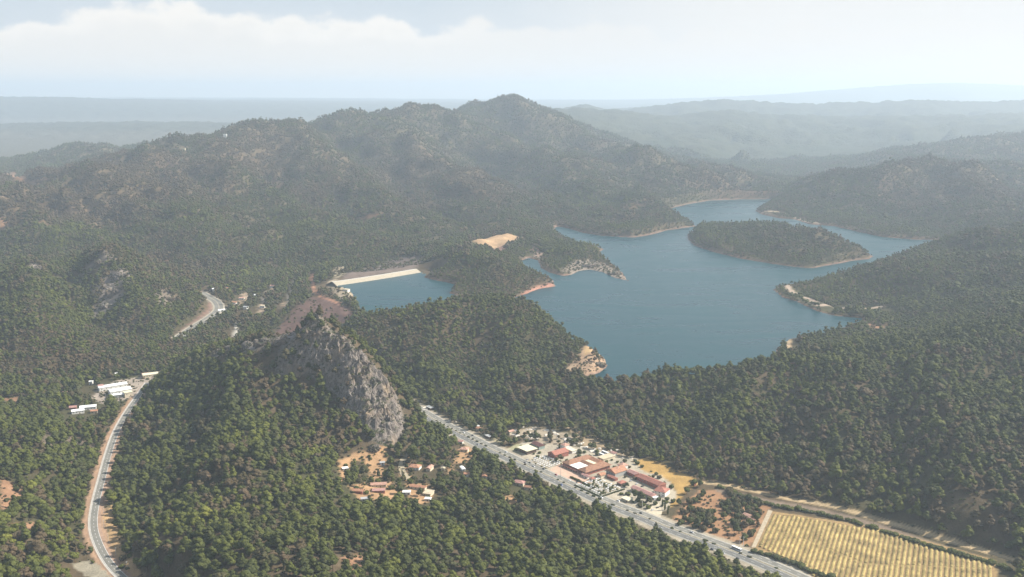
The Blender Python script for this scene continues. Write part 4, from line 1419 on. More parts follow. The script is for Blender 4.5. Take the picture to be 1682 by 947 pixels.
def ribbon(name, pl, a, b, dz, m, label, thick=0.0):
    """strip between two lateral offsets of a line; with thick it becomes a raised kerb with sides"""
    pl = np.asarray(pl)
    t = np.gradient(pl[:, :2], axis=0)
    t /= np.linalg.norm(t, axis=1)[:, None]
    nrm = np.c_[-t[:, 1], t[:, 0]]
    n = len(pl)
    L = np.c_[pl[:, :2] + nrm * a, pl[:, 2] + dz]
    Rr = np.c_[pl[:, :2] + nrm * b, pl[:, 2] + dz]
    cols = [L, Rr]
    if thick:
        cols = [L - [0, 0, thick], L, Rr, Rr - [0, 0, thick]]
    k = len(cols)
    V = np.stack(cols, 1).reshape(-1, 3)
    Fs = []
    for i in range(n - 1):
        for j in range(k - 1):
            Fs.append((i * k + j, i * k + j + 1, (i + 1) * k + j + 1, (i + 1) * k + j))
    o = link(name, mesh_np(name, V, np.array(Fs), [m], False))
    tag(o, label, None, None, 'structure')
    return o


def dashes(name, pl, off, w, on, gap, dz, m, label):
    pl = smooth_line(pl[::3], 1.0)
    t = np.gradient(pl[:, :2], axis=0)
    t /= np.linalg.norm(t, axis=1)[:, None] + 1e-9
    nrm = np.c_[-t[:, 1], t[:, 0]]
    V, Fs = [], []
    s = 0
    cyc = int(on + gap)
    for i in range(0, len(pl) - cyc, cyc):
        j = i + int(on)
        o = len(V)
        for q in (i, j):
            for e in (-w / 2, w / 2):
                V.append((*(pl[q, :2] + nrm[q] * (off + e)), pl[q, 2] + dz))
        Fs.append((o, o + 1, o + 3, o + 2))
    tag(link(name, mesh_np(name, np.array(V), np.array(Fs), [m])), label, None, None, 'structure')


RM, RL, RF = roads['main'][0], roads['left'][0], roads['far'][0]
ribbon('highway_verge', RM, -14.2, 14.2, 0.25, M_VERGE, 'pale gravel verge of the highway')
ribbon('highway_road', RM, 1.8, 12.0, 0.45, M_ASPH2, 'carriageway of the highway')
ribbon('highway_road', RM, -12.0, -1.8, 0.45, M_ASPH, 'carriageway of the highway')
ribbon('median_strip', RM, -1.8, 1.8, 0.6, M_MEDIAN, 'median strip of the highway', 0.16)
for off in (-11.6, -2.2, 2.2, 11.6):
    ribbon('edge_line', RM, off - .15, off + .15, 0.47, M_PAINT, 'painted edge line')
for off in (-6.9, 6.9):
    dashes('lane_line', RM, off, .25, 4, 8, 0.47, M_PAINT, 'painted lane line')
ribbon('road_verge', RL, -7.6, 7.4, 0.2, mat('red_verge', (0.33, 0.22, 0.15), .95, (0.12, 0.3)), 'earth verge of the left road')
ribbon('country_road', RL, -4.3, 4.3, 0.35, M_ASPH2, 'asphalt road on the left')
ribbon('concrete_gutter', RL, 4.6, 6.2, 0.35, mat('pale_concrete', (0.45, 0.42, 0.36), .9, (0.2, 0.15)), 'pale concrete gutter along the left road')
dashes('lane_line', RL, 0, .25, 4, 6, 0.37, M_PAINT, 'painted lane line')
for off in (-4.0, 4.0):
    ribbon('edge_line', RL, off - .15, off + .15, 0.37, M_PAINT, 'painted edge line')
ribbon('road_verge', RF, -13, 13, 0.2, M_VERGE, 'pale verge of the far curved road')
ribbon('curved_road', RF, -9.5, 9.5, 0.35, M_ASPH2, 'curved road between the hills')
ribbon('median_strip', RF, -.8, .8, 0.5, M_VERGE, 'median of the curved road', .15)

# ------------------------------------------------------------------ vegetation that is placed tree by tree
BUSHES = [crown_mesh('crown', 170 + i, 5, 60, 'bush', 2) for i in range(3)]
CYP = crown_mesh('crown', 180, 8, 120, 'cypress', 2)


def shrub(x, y, z, s, ti, label, group, name='shrub', cat='shrub', me_=None, rz=None, sz=None):
    o = link(name, me_ or BUSHES[int(RNG.integers(3))], None, (x, y, z), RNG.uniform(0, 6.28) if rz is None else rz)
    o.scale = s if isinstance(s, tuple) else (s, s, s)
    o['tint'] = float(ti)
    return tag(o, label, cat, group)


def along(pl, spacing, off=0.0):
    pl = np.asarray(pl)
    seg = np.linalg.norm(np.diff(pl[:, :2], axis=0), axis=1)
    cum = np.r_[0, np.cumsum(seg)]
    for s in np.arange(spacing / 2, cum[-1], spacing):
        i = min(np.searchsorted(cum, s) - 1, len(pl) - 2)
        i = max(i, 0)
        t = (s - cum[i]) / (seg[i] + 1e-9)
        p = pl[i] * (1 - t) + pl[i + 1] * t
        d = (pl[i + 1] - pl[i])[:2]
        d /= np.linalg.norm(d)
        yield p[0] - d[1] * off, p[1] + d[0] * off, p[2], math.atan2(d[1], d[0])


for x, y, z, a in along(RM, 11.5):
    u, v = to_px(x, y, z)
    if 715 < u < 1290 and RNG.random() < .6:
        shrub(x, y, z + .4, (1.6 * RNG.uniform(.5, 1.3), .8, .8 * RNG.uniform(.6, 1.4)), RNG.uniform(.15, .5), 'clipped dark bush in the row on the highway median', 'bushes along the highway median', 'median_bush', 'bush', rz=a)

# small trees of the nursery plot between highway and track
nur = [PZ(u, v, VAL) for u, v in [(1105, 860), (1122, 832), (1152, 810), (1200, 808), (1255, 832), (1235, 888), (1205, 886), (1150, 872)]]
ns = []
tries = 0
while len(ns) < 95 and tries < 4000:
    tries += 1
    x = RNG.uniform(min(p[0] for p in nur), max(p[0] for p in nur))
    y = RNG.uniform(min(p[1] for p in nur), max(p[1] for p in nur))
    if not inside(np.array([x]), np.array([y]), nur)[0]:
        continue
    if fbm(np.array([x / 38]), np.array([y / 38]), 402, 2)[0] < -0.12:
        continue
    if any((x - a) ** 2 + (y - b) ** 2 < 22 for a, b in ns):
        continue
    ns.append((x, y))
for x, y in ns:
    s = RNG.uniform(1.5, 2.7)
    shrub(x, y, hgt(x, y), (s, s, s * RNG.uniform(1.3, 1.7)), RNG.uniform(.12, .5), 'small dark bushy tree on the orange earth of the nursery plot', 'small trees of the nursery plot', 'nursery_tree', 'small tree')
# hedge of shrubs between the ditch and the crop field
hedge_line = smooth_line([PZ(u, v, VAL) for u, v in [(1180, 800), (1225, 818), (1275, 832), (1340, 843), (1400, 858), (1470, 880), (1545, 903), (1620, 924), (1660, 938)]], 8)
for x, y, z, a in along(hedge_line, 6.0):
    s = RNG.uniform(1.6, 2.7)
    x += RNG.uniform(-2, 2)
    y += RNG.uniform(-2, 2)
    shrub(x, y, hgt(x, y), (s * 1.2, s, s), RNG.uniform(.3, .65), 'green shrub in the long hedge between the dirt track and the yellow field', 'shrubs of the hedge above the yellow field', 'hedge_shrub', 'shrub')
low_hedge = smooth_line([PZ(u, v, VAL) for u, v in [(1238, 906), (1262, 913), (1300, 926), (1350, 945), (1400, 968)]], 6)
for x, y, z, a in along(low_hedge, 5.5):
    s = RNG.uniform(1.8, 2.8)
    shrub(x + RNG.uniform(-2, 2), y + RNG.uniform(-2, 2), VAL, (s * 1.2, s, s), RNG.uniform(.2, .55), 'dark shrub in the row between the highway and the yellow field', 'shrubs between the highway and the yellow field', 'hedge_shrub', 'shrub')

# trees among the restaurants, along the verge and round the village
TREE_AT = [(921, 757, 1.0, .2, 'round', 'dark tree in front of the red-roofed house by the parasols'), (914, 760, .8, .3, 'round', 'small dark tree beside the left parasol terrace'),
           (1052, 824, 1.35, .3, 'round', 'large dark tree in front of the long pink roof'), (1043, 818, 1.1, .4, 'round', 'tree left of the large dark tree by the pink roof'), (1066, 828, 1.0, .25, 'round', 'tree right of the large dark tree by the pink roof'),
           (1030, 800, .7, .3, 'round', 'small tree at the right corner of the parasol garden'), (1038, 752, .9, .35, 'round', 'tree behind the restaurants at the edge of the orange field'), (1022, 748, .9, .2, 'round', 'grey-green tree behind the beige flat roof'),
           (1001, 738, .9, .3, 'round', 'tree behind the long white coach'), (975, 738, 1.0, .4, 'round', 'tree in the yard behind the big tiled restaurant'), (944, 722, 1.1, .35, 'round', 'broad tree in the yard behind the red-roofed house'),
           (903, 722, .9, .5, 'round', 'green tree behind the dark-roofed house'), (860, 722, .9, .4, 'round', 'tree behind the cream roof'), (872, 721, 1.0, .3, 'round', 'dark tree between the cream roof and the stone yard'), (885, 722, 1.0, .25, 'round', 'dark tree behind the brown-red roof'),
           (780, 705, 1.1, .3, 'round', 'dark tree by the small building above the highway'), (790, 712, 1.0, .3, 'round', 'dark tree beyond the highway near the small pink building'), (812, 722, 1.1, .4, 'round', 'round tree at the left end of the restaurant yards'), (825, 728, 1.0, .3, 'round', 'tree beside the green patch by the highway'),
           (800, 716, .9, .2, 'round', 'brownish tree beyond the highway between two sheds'), (765, 700, 1.1, .3, 'round', 'tree above the bend of the highway'),
           (895, 804, 1.25, .15, 'round', 'big grey-brown tree on the near side of the highway'), (907, 812, 1.1, .2, 'round', 'grey-green tree next to the big grey-brown tree'), (925, 820, 1.2, .3, 'round', 'dark tree on the near verge below the plaza'), (870, 795, 1.2, .5, 'round', 'green tree on the near verge of the highway'),
           (598, 782, 1.7, .25, 'round', 'huge dark round tree in the middle of the clay clearing'), (590, 800, 1.2, .2, 'round', 'dark tree at the foot of the huge round tree'), (610, 796, 1.1, .5, 'round', 'tree on the right side of the huge round tree in the clearing'),
           (643, 775, 1.0, .55, 'round', 'green tree between the clay clearing and the grey lane'), (643, 790, 1.1, .5, 'round', 'tree in front of the green tree by the grey lane'), (655, 795, .9, .45, 'round', 'small tree at the bend of the grey lane'), (640, 760, .7, .4, 'round', 'small tree at the head of the grey lane'),
           (668, 770, .7, .3, 'round', 'small dark tree on the right edge of the grey lane'), (690, 815, 1.0, .3, 'round', 'tree inside the curved orange roof courtyard'), (656, 812, 1.2, .3, 'round', 'dark tree between the two terraced houses'),
           (745, 730, 1.0, .3, 'round', 'dark tree between the salmon roof and the highway'), (770, 770, 1.0, .5, 'round', 'tree below the plot with the salmon roof'), (735, 770, 1.2, .45, 'round', 'tree left of the plot with the salmon roof'),
           (1092, 838, 1.0, .5, 'cypress', 'tall narrow cypress at the corner of the end house'), (1088, 832, .9, .4, 'cypress', 'cypress behind the tall one at the corner of the end house'), (1097, 845, 1.0, .5, 'cypress', 'front cypress by the driveway at the end house'),
           (1140, 800, 1.1, .55, 'round', 'green tree at the tip of the orange field'), (1128, 812, 1.0, .5, 'round', 'green tree on the bank between orange field and nursery'), (1150, 800, 1.0, .45, 'round', 'tree at the head of the nursery plot'), (1115, 830, .8, .4, 'round', 'small tree on the bank beside the driveway'),
           (1230, 826, 1.2, .3, 'round', 'tall grey-green tree above the nursery plot'), (1245, 830, 1.0, .45, 'round', 'green tree at the top left corner of the yellow field'), (1222, 890, 1.1, .5, 'round', 'green tree at the lower corner of the nursery plot'), (1210, 878, 1.2, .3, 'round', 'dark pine in the lower nursery plot')]
for u, v, s, ti, form, lab in TREE_AT:
    x, y, z = hit(u, v)
    s *= 1.15
    me_ = CYP if form == 'cypress' else NEAR[int(RNG.integers(6))]
    add_tree(x, y, z, s, RNG.uniform(0, 6), ti, me_, TRUNKS[0] if form != 'cypress' else None, lab, 'cypress' if form == 'cypress' else 'tree', None, 'cypress_tree' if form == 'cypress' else 'broadleaf_tree')

# ------------------------------------------------------------------ the crop field
FIELD = [PZ(u, v, VAL) for u, v in [(1243, 897), (1266, 843), (1300, 846), (1440, 869), (1630, 922), (1640, 1000), (1400, 1000), (1310, 927)]]
fp = [(x, y, VAL + .15) for x, y, z in FIELD]
tag(link('crop_field', mesh_np('crop_field', fp, [list(range(len(fp)))], [mat('field_earth', (0.25, 0.165, 0.075), .95, (0.15, 0.3))])), 'earth of the yellow crop field', None, None, 'structure')
ra, rb = np.array(PZ(1262, 842, VAL)[:2]), np.array(PZ(1236, 896, VAL)[:2])
rdir = (rb - ra) / np.linalg.norm(rb - ra)
rnrm = np.array([-rdir[1], rdir[0]])
if rnrm[0] < 0:
    rnrm = -rnrm
M_CROP = mat('straw_crop', (0.33, 0.25, 0.095), .9, (0.05, 0.6))


def crop_row(t_off):
    # where this line crosses the outline
    o = ra + rnrm * t_off
    ts = []
    P_ = [np.array(p[:2]) for p in FIELD]
    for i in range(len(P_)):
        a, b = P_[i], P_[(i + 1) % len(P_)]
        e = b - a
        den = rdir[0] * e[1] - rdir[1] * e[0]
        if abs(den) < 1e-9:
            continue
        w = a - o
        t = (w[0] * e[1] - w[1] * e[0]) / den
        s = (w[0] * rdir[1] - w[1] * rdir[0]) / den
        if 0 <= s < 1:
            ts.append(t)
    if len(ts) < 2:
        return
    t0, t1 = min(ts) + RNG.uniform(1, 5), max(ts) - 2
    if t1 - t0 < 8:
        return
    n = int((t1 - t0) / 0.9)
    V, Fs = [], []
    prof = [(-1.9, 0), (-1.5, .6), (-.6, 1.15), (.6, 1.2), (1.5, .65), (1.9, 0)]
    gap = 0
    last = False
    for i in range(n + 1):
        t = t0 + (t1 - t0) * i / n
        p = o + rdir * t
        kk = 0.85 + .12 * math.sin(t * 2.1 + t_off) + RNG.uniform(-.12, .12) + .35 * float(fbm(np.array([p[0] / 40]), np.array([p[1] / 40]), 88, 2)[0])
        if RNG.random() < .03 or abs(t / (t1 - t0 + 1e-9) - .47) < .012:
            kk *= .25
        for a, h in prof:
            q = p + rnrm * (a * (0.8 + .2 * kk) + RNG.uniform(-.15, .15))
            V.append((q[0], q[1], VAL + .17 + h * kk * (RNG.uniform(.8, 1.15) if h else 0)))
    k = len(prof)
    for i in range(n):
        for j in range(k - 1):
            Fs.append((i * k + j, i * k + j + 1, (i + 1) * k + j + 1, (i + 1) * k + j))
    ob = link('crop_row', mesh_np('crop_row', np.array(V), np.array(Fs), [M_CROP], False))
    tag(ob, 'one of the straw-yellow plant rows of the field at the lower right', 'crop row', 'plant rows of the yellow field')


t_off = 3.0
while t_off < 420:
    crop_row(t_off)
    t_off += 5.3 + RNG.uniform(-.15, .15)
tag(link('field_path', mesh_np('field_path', [(*PZ(1234, 899, VAL)[:2], VAL + .22), (*PZ(1241, 899, VAL)[:2], VAL + .22), (*PZ(1269, 839, VAL)[:2], VAL + .22), (*PZ(1262, 837, VAL)[:2], VAL + .22)], [(0, 1, 2, 3)],
    [mat('path_gravel', (0.40, 0.33, 0.23), .95, (0.3, 0.2))])), 'gravel path up the left side of the field', None, None, 'structure')

# ------------------------------------------------------------------ the dams
def loft(name, lines, m, parent=None, smooth_=False):
    lines = [np.asarray(l) for l in lines]
    n, k = len(lines[0]), len(lines)
    V = np.stack(lines, 1).reshape(-1, 3)
    Fs = [(i * k + j, i * k + j + 1, (i + 1) * k + j + 1, (i + 1) * k + j) for i in range(n - 1) for j in range(k - 1)]
    return link(name, mesh_np(name, V, np.array(Fs), [m], smooth_), parent)


def dam(name, label, line, rise, run, crest_w, down_run, down_z, mats_, parapet=True):
    line = smooth_line(line, 12)
    t = np.gradient(line[:, :2], axis=0)
    t /= np.linalg.norm(t, axis=1)[:, None]
    nr = np.c_[-t[:, 1], t[:, 0]]
    nr *= np.sign(nr[:, 1:2].mean()) if abs(nr[:, 1].mean()) > .2 else 1
    def L(off, z):
        return np.c_[line[:, :2] + nr * off, np.full(len(line), z)]
    root = empty(name, label, 'dam', tuple(line[len(line) // 2][:2]) + (LAKE,))
    org = np.array(root.location)
    f = lambda a: a - org
    loft('upstream_face', [f(L(-12, LAKE - 5)), f(L(0, LAKE)), f(L(run, LAKE + rise))], mats_[0], root)
    loft('crest_road', [f(L(run, LAKE + rise + .02)), f(L(run + crest_w, LAKE + rise + .02))], mats_[1], root)
    loft('downstream_face', [f(L(run + crest_w, LAKE + rise)), f(L(run + crest_w + down_run, down_z))], mats_[2], root)
    if parapet:
        loft('parapet', [f(L(run - .1, LAKE + rise - .2)), f(L(run - .1, LAKE + rise + 1.0)), f(L(run + .4, LAKE + rise + 1.0)), f(L(run + .4, LAKE + rise - .2))], M_CONC, root)
    return root


M_DAMF = mat('dam_stone', (0.40, 0.345, 0.255), .95, (0.12, 0.12))
M_DAMD = mat('dam_backfill', (0.22, 0.17, 0.13), .95, (0.08, 0.3))
dam('main_dam', 'long pale stone-faced dam at the left arm of the lake', [PZ(553, 469, LAKE), PZ(600, 462, LAKE), PZ(645, 455, LAKE), PZ(692, 447, LAKE)], 6.5, 17, 8, 70, 68, (M_DAMF, M_CONC, M_DAMD))
dam('saddle_dam', 'short low dam with a pale crest road at the near corner of the lake', [PZ(957, 619, LAKE), PZ(985, 627, LAKE), PZ(1012, 629, LAKE)][::-1], 3, 6, 7, -20, 80, (M_DAMD, M_CONC, M_DAMD), False) if False else None
# crest road and wall at the small bay
sl = smooth_line([PZ(u, v, LAKE + 3.5) for u, v in [(950, 616), (962, 622), (985, 629), (1000, 630), (1018, 627)]], 5)
root = empty('saddle_dam', 'short low dam with a pale crest at the near corner of the lake', 'dam', (0, 0, 0))
t_ = np.gradient(sl[:, :2], axis=0)
t_ /= np.linalg.norm(t_, axis=1)[:, None]
nr_ = np.c_[-t_[:, 1], t_[:, 0]]
Ls = lambda off, z: np.c_[sl[:, :2] + nr_ * off, np.full(len(sl), z)]
loft('lake_side', [Ls(16, LAKE - 4), Ls(3.2, LAKE + 3.5)], M_DAMD, root)
loft('crest_road', [Ls(3.2, LAKE + 3.6), Ls(-3.6, LAKE + 3.6)], mat('dam_crest', (0.5, 0.45, 0.36), .95, (0.2, 0.15)), root)
loft('valley_side', [Ls(-3.6, LAKE + 3.5), Ls(-24, LAKE - 12)], M_DAMD, root)

# ------------------------------------------------------------------ buildings
def tile_mat(name, c):
    c = tuple(x * .82 for x in c)
    m = mat(name, c, .85, (0.35, 0.22))
    t = NT(m.node_tree)
    tc = t.n('ShaderNodeTexCoord')
    w = t.n('ShaderNodeTexWave', {'Vector': tc.outputs['Object'], 'Scale': 1.6, 'Distortion': 0.6})
    bp = t.n('ShaderNodeBump', {'Height': w.outputs[0], 'Strength': .6, 'Distance': .15})
    m.node_tree.links.new(bp.outputs[0], m.node_tree.nodes['Principled BSDF'].inputs['Normal'])
    return m


MT = {'red': tile_mat('red_tiles', (0.46, 0.20, 0.145)), 'orange': tile_mat('orange_tiles', (0.52, 0.27, 0.165)), 'salmon': tile_mat('salmon_tiles', (0.58, 0.34, 0.25)), 'brown': tile_mat('brown_tiles', (0.37, 0.20, 0.125)),
      'dark': tile_mat('dark_tiles', (0.20, 0.10, 0.085)), 'cream': mat('cream_sheet', (0.66, 0.60, 0.42), .8, (0.2, 0.1)), 'white': mat('white_sheet', (0.80, 0.79, 0.75), .7, (0.2, 0.08)),
      'beige': mat('beige_roof', (0.50, 0.42, 0.29), .9, (0.2, 0.15)), 'pink': tile_mat('pink_tiles', (0.52, 0.29, 0.245)), 'grey': mat('grey_sheet', (0.38, 0.38, 0.37), .8, (0.2, 0.12))}
MW = {'white': mat('white_render', (0.70, 0.68, 0.62), .9, (0.3, 0.1)), 'cream': mat('cream_render', (0.60, 0.52, 0.38), .9, (0.3, 0.12)), 'red': mat('red_brick', (0.30, 0.12, 0.09), .9, (0.6, 0.25)),
      'dark': mat('dark_timber', (0.12, 0.08, 0.06), .85, (0.4, 0.3)), 'grey': mat('grey_render', (0.36, 0.36, 0.33), .9, (0.3, 0.12)), 'green': mat('green_grey_panel', (0.27, 0.33, 0.29), .9, (0.3, 0.12))}
M_GLASS = mat('window_glass', (0.03, 0.035, 0.04), .15, None, .5)
M_FRAME = mat('window_frame', (0.6, 0.58, 0.54), .6)
M_DOOR = mat('door_wood', (0.20, 0.11, 0.06), .6)


class MB:
    def __init__(self):
        self.v, self.f = [], []

    def box(self, x0, x1, y0, y1, z0, z1):
        o = len(self.v)
        self.v += [(x, y, z) for z in (z0, z1) for y in (y0, y1) for x in (x0, x1)]
        self.f += [tuple(o + i for i in q) for q in ((0, 2, 3, 1), (4, 5, 7, 6), (0, 1, 5, 4), (2, 6, 7, 3), (0, 4, 6, 2), (1, 3, 7, 5))]
        return self

    def gable(self, x0, x1, y0, y1, z, h, th=.35):
        """gable roof, ridge along x, as a solid wedge with overhanging slab edges"""
        ym = (y0 + y1) / 2
        o = len(self.v)
        for x in (x0, x1):
            self.v += [(x, y0, z - th), (x, y0, z), (x, ym, z + h), (x, y1, z), (x, y1, z - th)]
        self.f += [tuple(o + i for i in (0, 1, 2, 3, 4)), tuple(o + i for i in (9, 8, 7, 6, 5))]
        for a, b in ((0, 1), (1, 2), (2, 3), (3, 4), (4, 0)):
            self.f.append((o + a, o + a + 5, o + b + 5, o + b))
        return self

    def hip(self, x0, x1, y0, y1, z, h, th=.35):
        o = len(self.v)
        w, d = x1 - x0, y1 - y0
        if w >= d:
            r = [(x0 + d * .5, (y0 + y1) / 2, z + h), (x1 - d * .5, (y0 + y1) / 2, z + h)]
        else:
            r = [((x0 + x1) / 2, y0 + w * .5, z + h), ((x0 + x1) / 2, y1 - w * .5, z + h)]
        self.v += [(x0, y0, z - th), (x1, y0, z - th), (x1, y1, z - th), (x0, y1, z - th), (x0, y0, z), (x1, y0, z), (x1, y1, z), (x0, y1, z)] + r
        F_ = [(3, 2, 1, 0), (0, 1, 5, 4), (1, 2, 6, 5), (2, 3, 7, 6), (3, 0, 4, 7)]
        F_ += ([(4, 5, 9, 8), (5, 6, 9), (6, 7, 8, 9), (7, 4, 8)] if w >= d else [(4, 5, 8), (5, 6, 9, 8), (6, 7, 9), (7, 4, 8, 9)])
        self.f += [tuple(o + i for i in q) for q in F_]
        return self

    def gable_y(self, x0, x1, y0, y1, z, h, th=.35):
        xm = (x0 + x1) / 2
        o = len(self.v)
        for y in (y0, y1):
            self.v += [(x0, y, z - th), (x0, y, z), (xm, y, z + h), (x1, y, z), (x1, y, z - th)]
        self.f += [tuple(o + i for i in (4, 3, 2, 1, 0)), tuple(o + i for i in (5, 6, 7, 8, 9))]
        for a, b in ((0, 1), (1, 2), (2, 3), (3, 4), (4, 0)):
            self.f.append((o + b, o + b + 5, o + a + 5, o + a))
        return self

    def barrel(self, x0, x1, y0, y1, z, h, n=10):
        o = len(self.v)
        ym, rr = (y0 + y1) / 2, (y1 - y0) / 2
        for x in (x0, x1):
            for k in range(n + 1):
                a = math.pi * k / n
                self.v.append((x, ym - rr * math.cos(a), z + h * math.sin(a)))
        for k in range(n):
            self.f.append((o + k, o + n + 1 + k, o + n + 2 + k, o + k + 1))
        self.f.append(tuple(o + k for k in range(n + 1)))
        self.f.append(tuple(o + n + 1 + k for k in range(n, -1, -1)))
        return self

    def mesh(self, name, m):
        return mesh_np(name, self.v, self.f, [m])

    def build(self, name, m, parent):
        return link(name, self.mesh(name, m), parent)


ROADANG = math.atan2(*(np.array(PZ(1000, 827, VAL)) - np.array(PZ(900, 781, VAL)))[[1, 0]])
WIN = {}


def windows(root, w, d, h, floors=1, sides='fblr'):
    """windows (frame part with a pane sub-part) on the walls, and a door at the front"""
    if 'w' not in WIN:
        WIN['w'] = MB().box(-.85, .85, -.08, .0, -.75, .75).mesh('window', M_FRAME)
        WIN['p'] = MB().box(-.7, .7, -.11, -.08, -.6, .6).mesh('pane', M_GLASS)
        WIN['d'] = MB().box(-.7, .7, -.1, .0, 0, 2.2).mesh('door', M_DOOR)
    fh = h / floors
    for fl in range(floors):
        z = fl * fh + fh * .58
        for s, L, rot_, px, py in (('f', w, 0, 0, -d / 2), ('r', d, math.pi / 2, w / 2, 0), ('b', w, math.pi, 0, d / 2), ('l', d, -math.pi / 2, -w / 2, 0)):
            if s not in sides:
                continue
            n = max(1, min(6, int(L / 4.2)))
            for k in range(n):
                t = (k + .5) / n * L - L / 2
                if s == 'f' and fl == 0 and k == n // 2:
                    o = link('door', WIN['d'], root, (t, -d / 2, .05), 0)
                    continue
                x = px + t * math.cos(rot_)
                y = py + t * math.sin(rot_)
                o = link('window', WIN['w'], root, (x, y, z), rot_)
                link('pane', WIN['p'], o)


def house(u, v, w, d, h, roof, wall, label, cat='house', form='gable', rot=None, name='house', floors=1, rh=None, at=None, sides='fl', ov=.6):
    x, y, z = at or hit(u, v)
    root = empty(name, label, cat, (x, y, z), ROADANG if rot is None else rot)
    MB().box(-w / 2, w / 2, -d / 2, d / 2, -3, h).build('wall', MW[wall], root)
    rh = rh if rh is not None else min(w, d) * .24
    r = MB()
    a = (-w / 2 - ov, w / 2 + ov, -d / 2 - ov, d / 2 + ov, h + .36, rh)
    if form == 'gable':
        r.gable(*a)
    elif form == 'gable_y':
        r.gable_y(*a)
    elif form == 'hip':
        r.hip(*a)
    elif form == 'barrel':
        r.barrel(*a)
    else:
        r.box(-w / 2 - ov, w / 2 + ov, -d / 2 - ov, d / 2 + ov, h + .003, h + .5)
    r.build('roof', MT[roof], root)
    windows(root, w, d, h, floors, sides)
    return root


# --- restaurants beyond the highway
house(866, 742, 20, 17, 5.5, 'cream', 'dark', 'low building with a flat cream roof at the left end of the restaurants', 'building', 'flat', name='restaurant', ov=1.5)  # dark wall: the shade on its front is put into the colour
house(884, 735, 17, 11, 5, 'dark', 'green', 'building with a dark red-brown roof and grey-green wall behind the cream flat roof', 'building', 'gable', name='restaurant')
house(917, 749, 15, 25, 6, 'red', 'red', 'red-tiled house between the two parasol terraces', 'house', 'gable_y', floors=2)
house(928, 738, 9, 9, 7, 'salmon', 'white', 'small salmon-roofed annex behind the red-tiled house', 'house', 'hip')
house(938, 742, 14, 8, 3.5, 'cream', 'white', 'low cream-roofed shed behind the big tiled restaurant', 'shed', 'flat', name='shed')


def big_restaurant():
    x, y, z = PZ(963, 767, VAL)
    root = empty('restaurant', 'large restaurant of brown tiled wings round white and cream roofs', 'restaurant', (x, y, z), ROADANG)
    MB().box(-23, 23, -22, 22, -2, 5.2).build('wall', MW['red'], root)
    MB().hip(-24.5, -9.2, -23, 24, 5.56, 3.8).build('roof', MT['brown'], root)
    MB().hip(8.2, 25, -24, 24, 5.56, 4.2).build('roof', MT['brown'], root)
    MB().gable(-9.0, 8.0, 12.2, 24, 5.56, 3.0).build('roof', MT['orange'], root)
    MB().gable(-9.0, 8.0, -3.8, 5.8, 5.56, 2.4).build('roof', MT['brown'], root)
    MB().box(-9.0, 8.0, -22.5, -4.0, 5.21, 5.7).build('canopy', MT['white'], root)
    MB().box(-9.0, 8.0, 6.0, 12.0, 5.21, 5.6).build('courtyard_roof', MT['cream'], root)
    MB().box(-22, 22, -25.5, -22.1, 3.0, 3.3).build('porch_roof', MT['red'], root)
    for k in range(9):
        MB().box(-21 + k * 5.2, -20.6 + k * 5.2, -25.2, -24.8, -.5, 3.0).build('porch_post', M_FRAME, root)
    windows(root, 46, 44, 5.2, 1, 'flr')


big_restaurant()
house(996, 754, 12, 22, 4, 'beige', 'cream', 'beige flat-roofed block behind the big restaurant', 'building', 'flat', name='restaurant')
house(1008, 748, 7, 6, 4, 'pink', 'white', 'tiny pink-roofed hut behind the beige flat roof', 'hut', 'gable', name='hut')
house(1013, 779, 17, 22, 6, 'orange', 'grey', 'orange-tiled house with grey walls right of the big restaurant', 'house', 'gable_y', floors=2)
house(1023, 769, 10, 10, 5, 'salmon', 'white', 'salmon-roofed wing behind the orange-tiled house', 'house', 'hip')
house(988, 783, 8, 9, 3.5, 'orange', 'cream', 'small orange-roofed kiosk at the top of the parasol garden', 'kiosk', 'gable_y', name='kiosk')
house(1006, 787, 15, 5, 3, 'red', 'red', 'narrow red canopy building along the top edge of the parasol garden', 'canopy building', 'gable', name='pavilion')
house(1021, 796, 7, 10, 3.5, 'red', 'dark', 'red-roofed pavilion at the right corner of the parasol garden', 'pavilion', 'hip', name='pavilion')
house(973, 789, 6, 6, 3, 'red', 'white', 'small red-roofed gate hut at the plaza', 'hut', 'hip', name='hut')
house(962, 784, 12, 5, 3, 'pink', 'white', 'pink-roofed stall in front of the big restaurant', 'stall', 'gable', name='stall')
house(1040, 781, 14, 9, 4.5, 'pink', 'red', 'pink-roofed link building left of the long red roof', 'building', 'gable', name='annex')
house(1070, 795, 40, 12, 5, 'red', 'red', 'long red-tiled range at the edge of the orange field', 'building', 'gable', name='restaurant_range')
house(1087, 812, 15, 15, 6, 'red', 'white', 'end house with a red pyramid roof beside the orange field', 'house', 'hip', rot=ROADANG + .35, floors=2)
house(1084, 800, 10, 9, 5.5, 'dark', 'red', 'dark-roofed joint between the long red range and the end house', 'building', 'hip', name='annex', rot=ROADANG + .2)
house(1057, 812, 36, 9, 4, 'pink', 'cream', 'long pink-roofed range behind the large dark tree', 'building', 'gable', name='restaurant_range')
house(1075, 820, 6, 6, 3, 'white', 'white', 'small white-roofed hut by the end house', 'hut', 'flat', name='hut')
house(1030, 822, 12, 8, 2.8, 'cream', 'cream', 'low cream-roofed shelter near the highway below the pink range', 'shelter', 'flat', name='shelter')
house(783, 703, 7, 5, 4, 'white', 'white', 'small white house under the dark trees above the highway', 'house', 'gable')
house(787, 707, 8, 6, 4, 'orange', 'cream', 'small orange-roofed house under the dark trees above the highway', 'house', 'gable')
house(802, 719, 10, 5, 3.2, 'grey', 'dark', 'grey open shed beside the highway above the restaurants', 'shed', 'flat', name='shed')
house(813, 717, 5, 5, 4, 'orange', 'cream', 'tiny orange-roofed house behind the grey shed', 'house', 'hip')
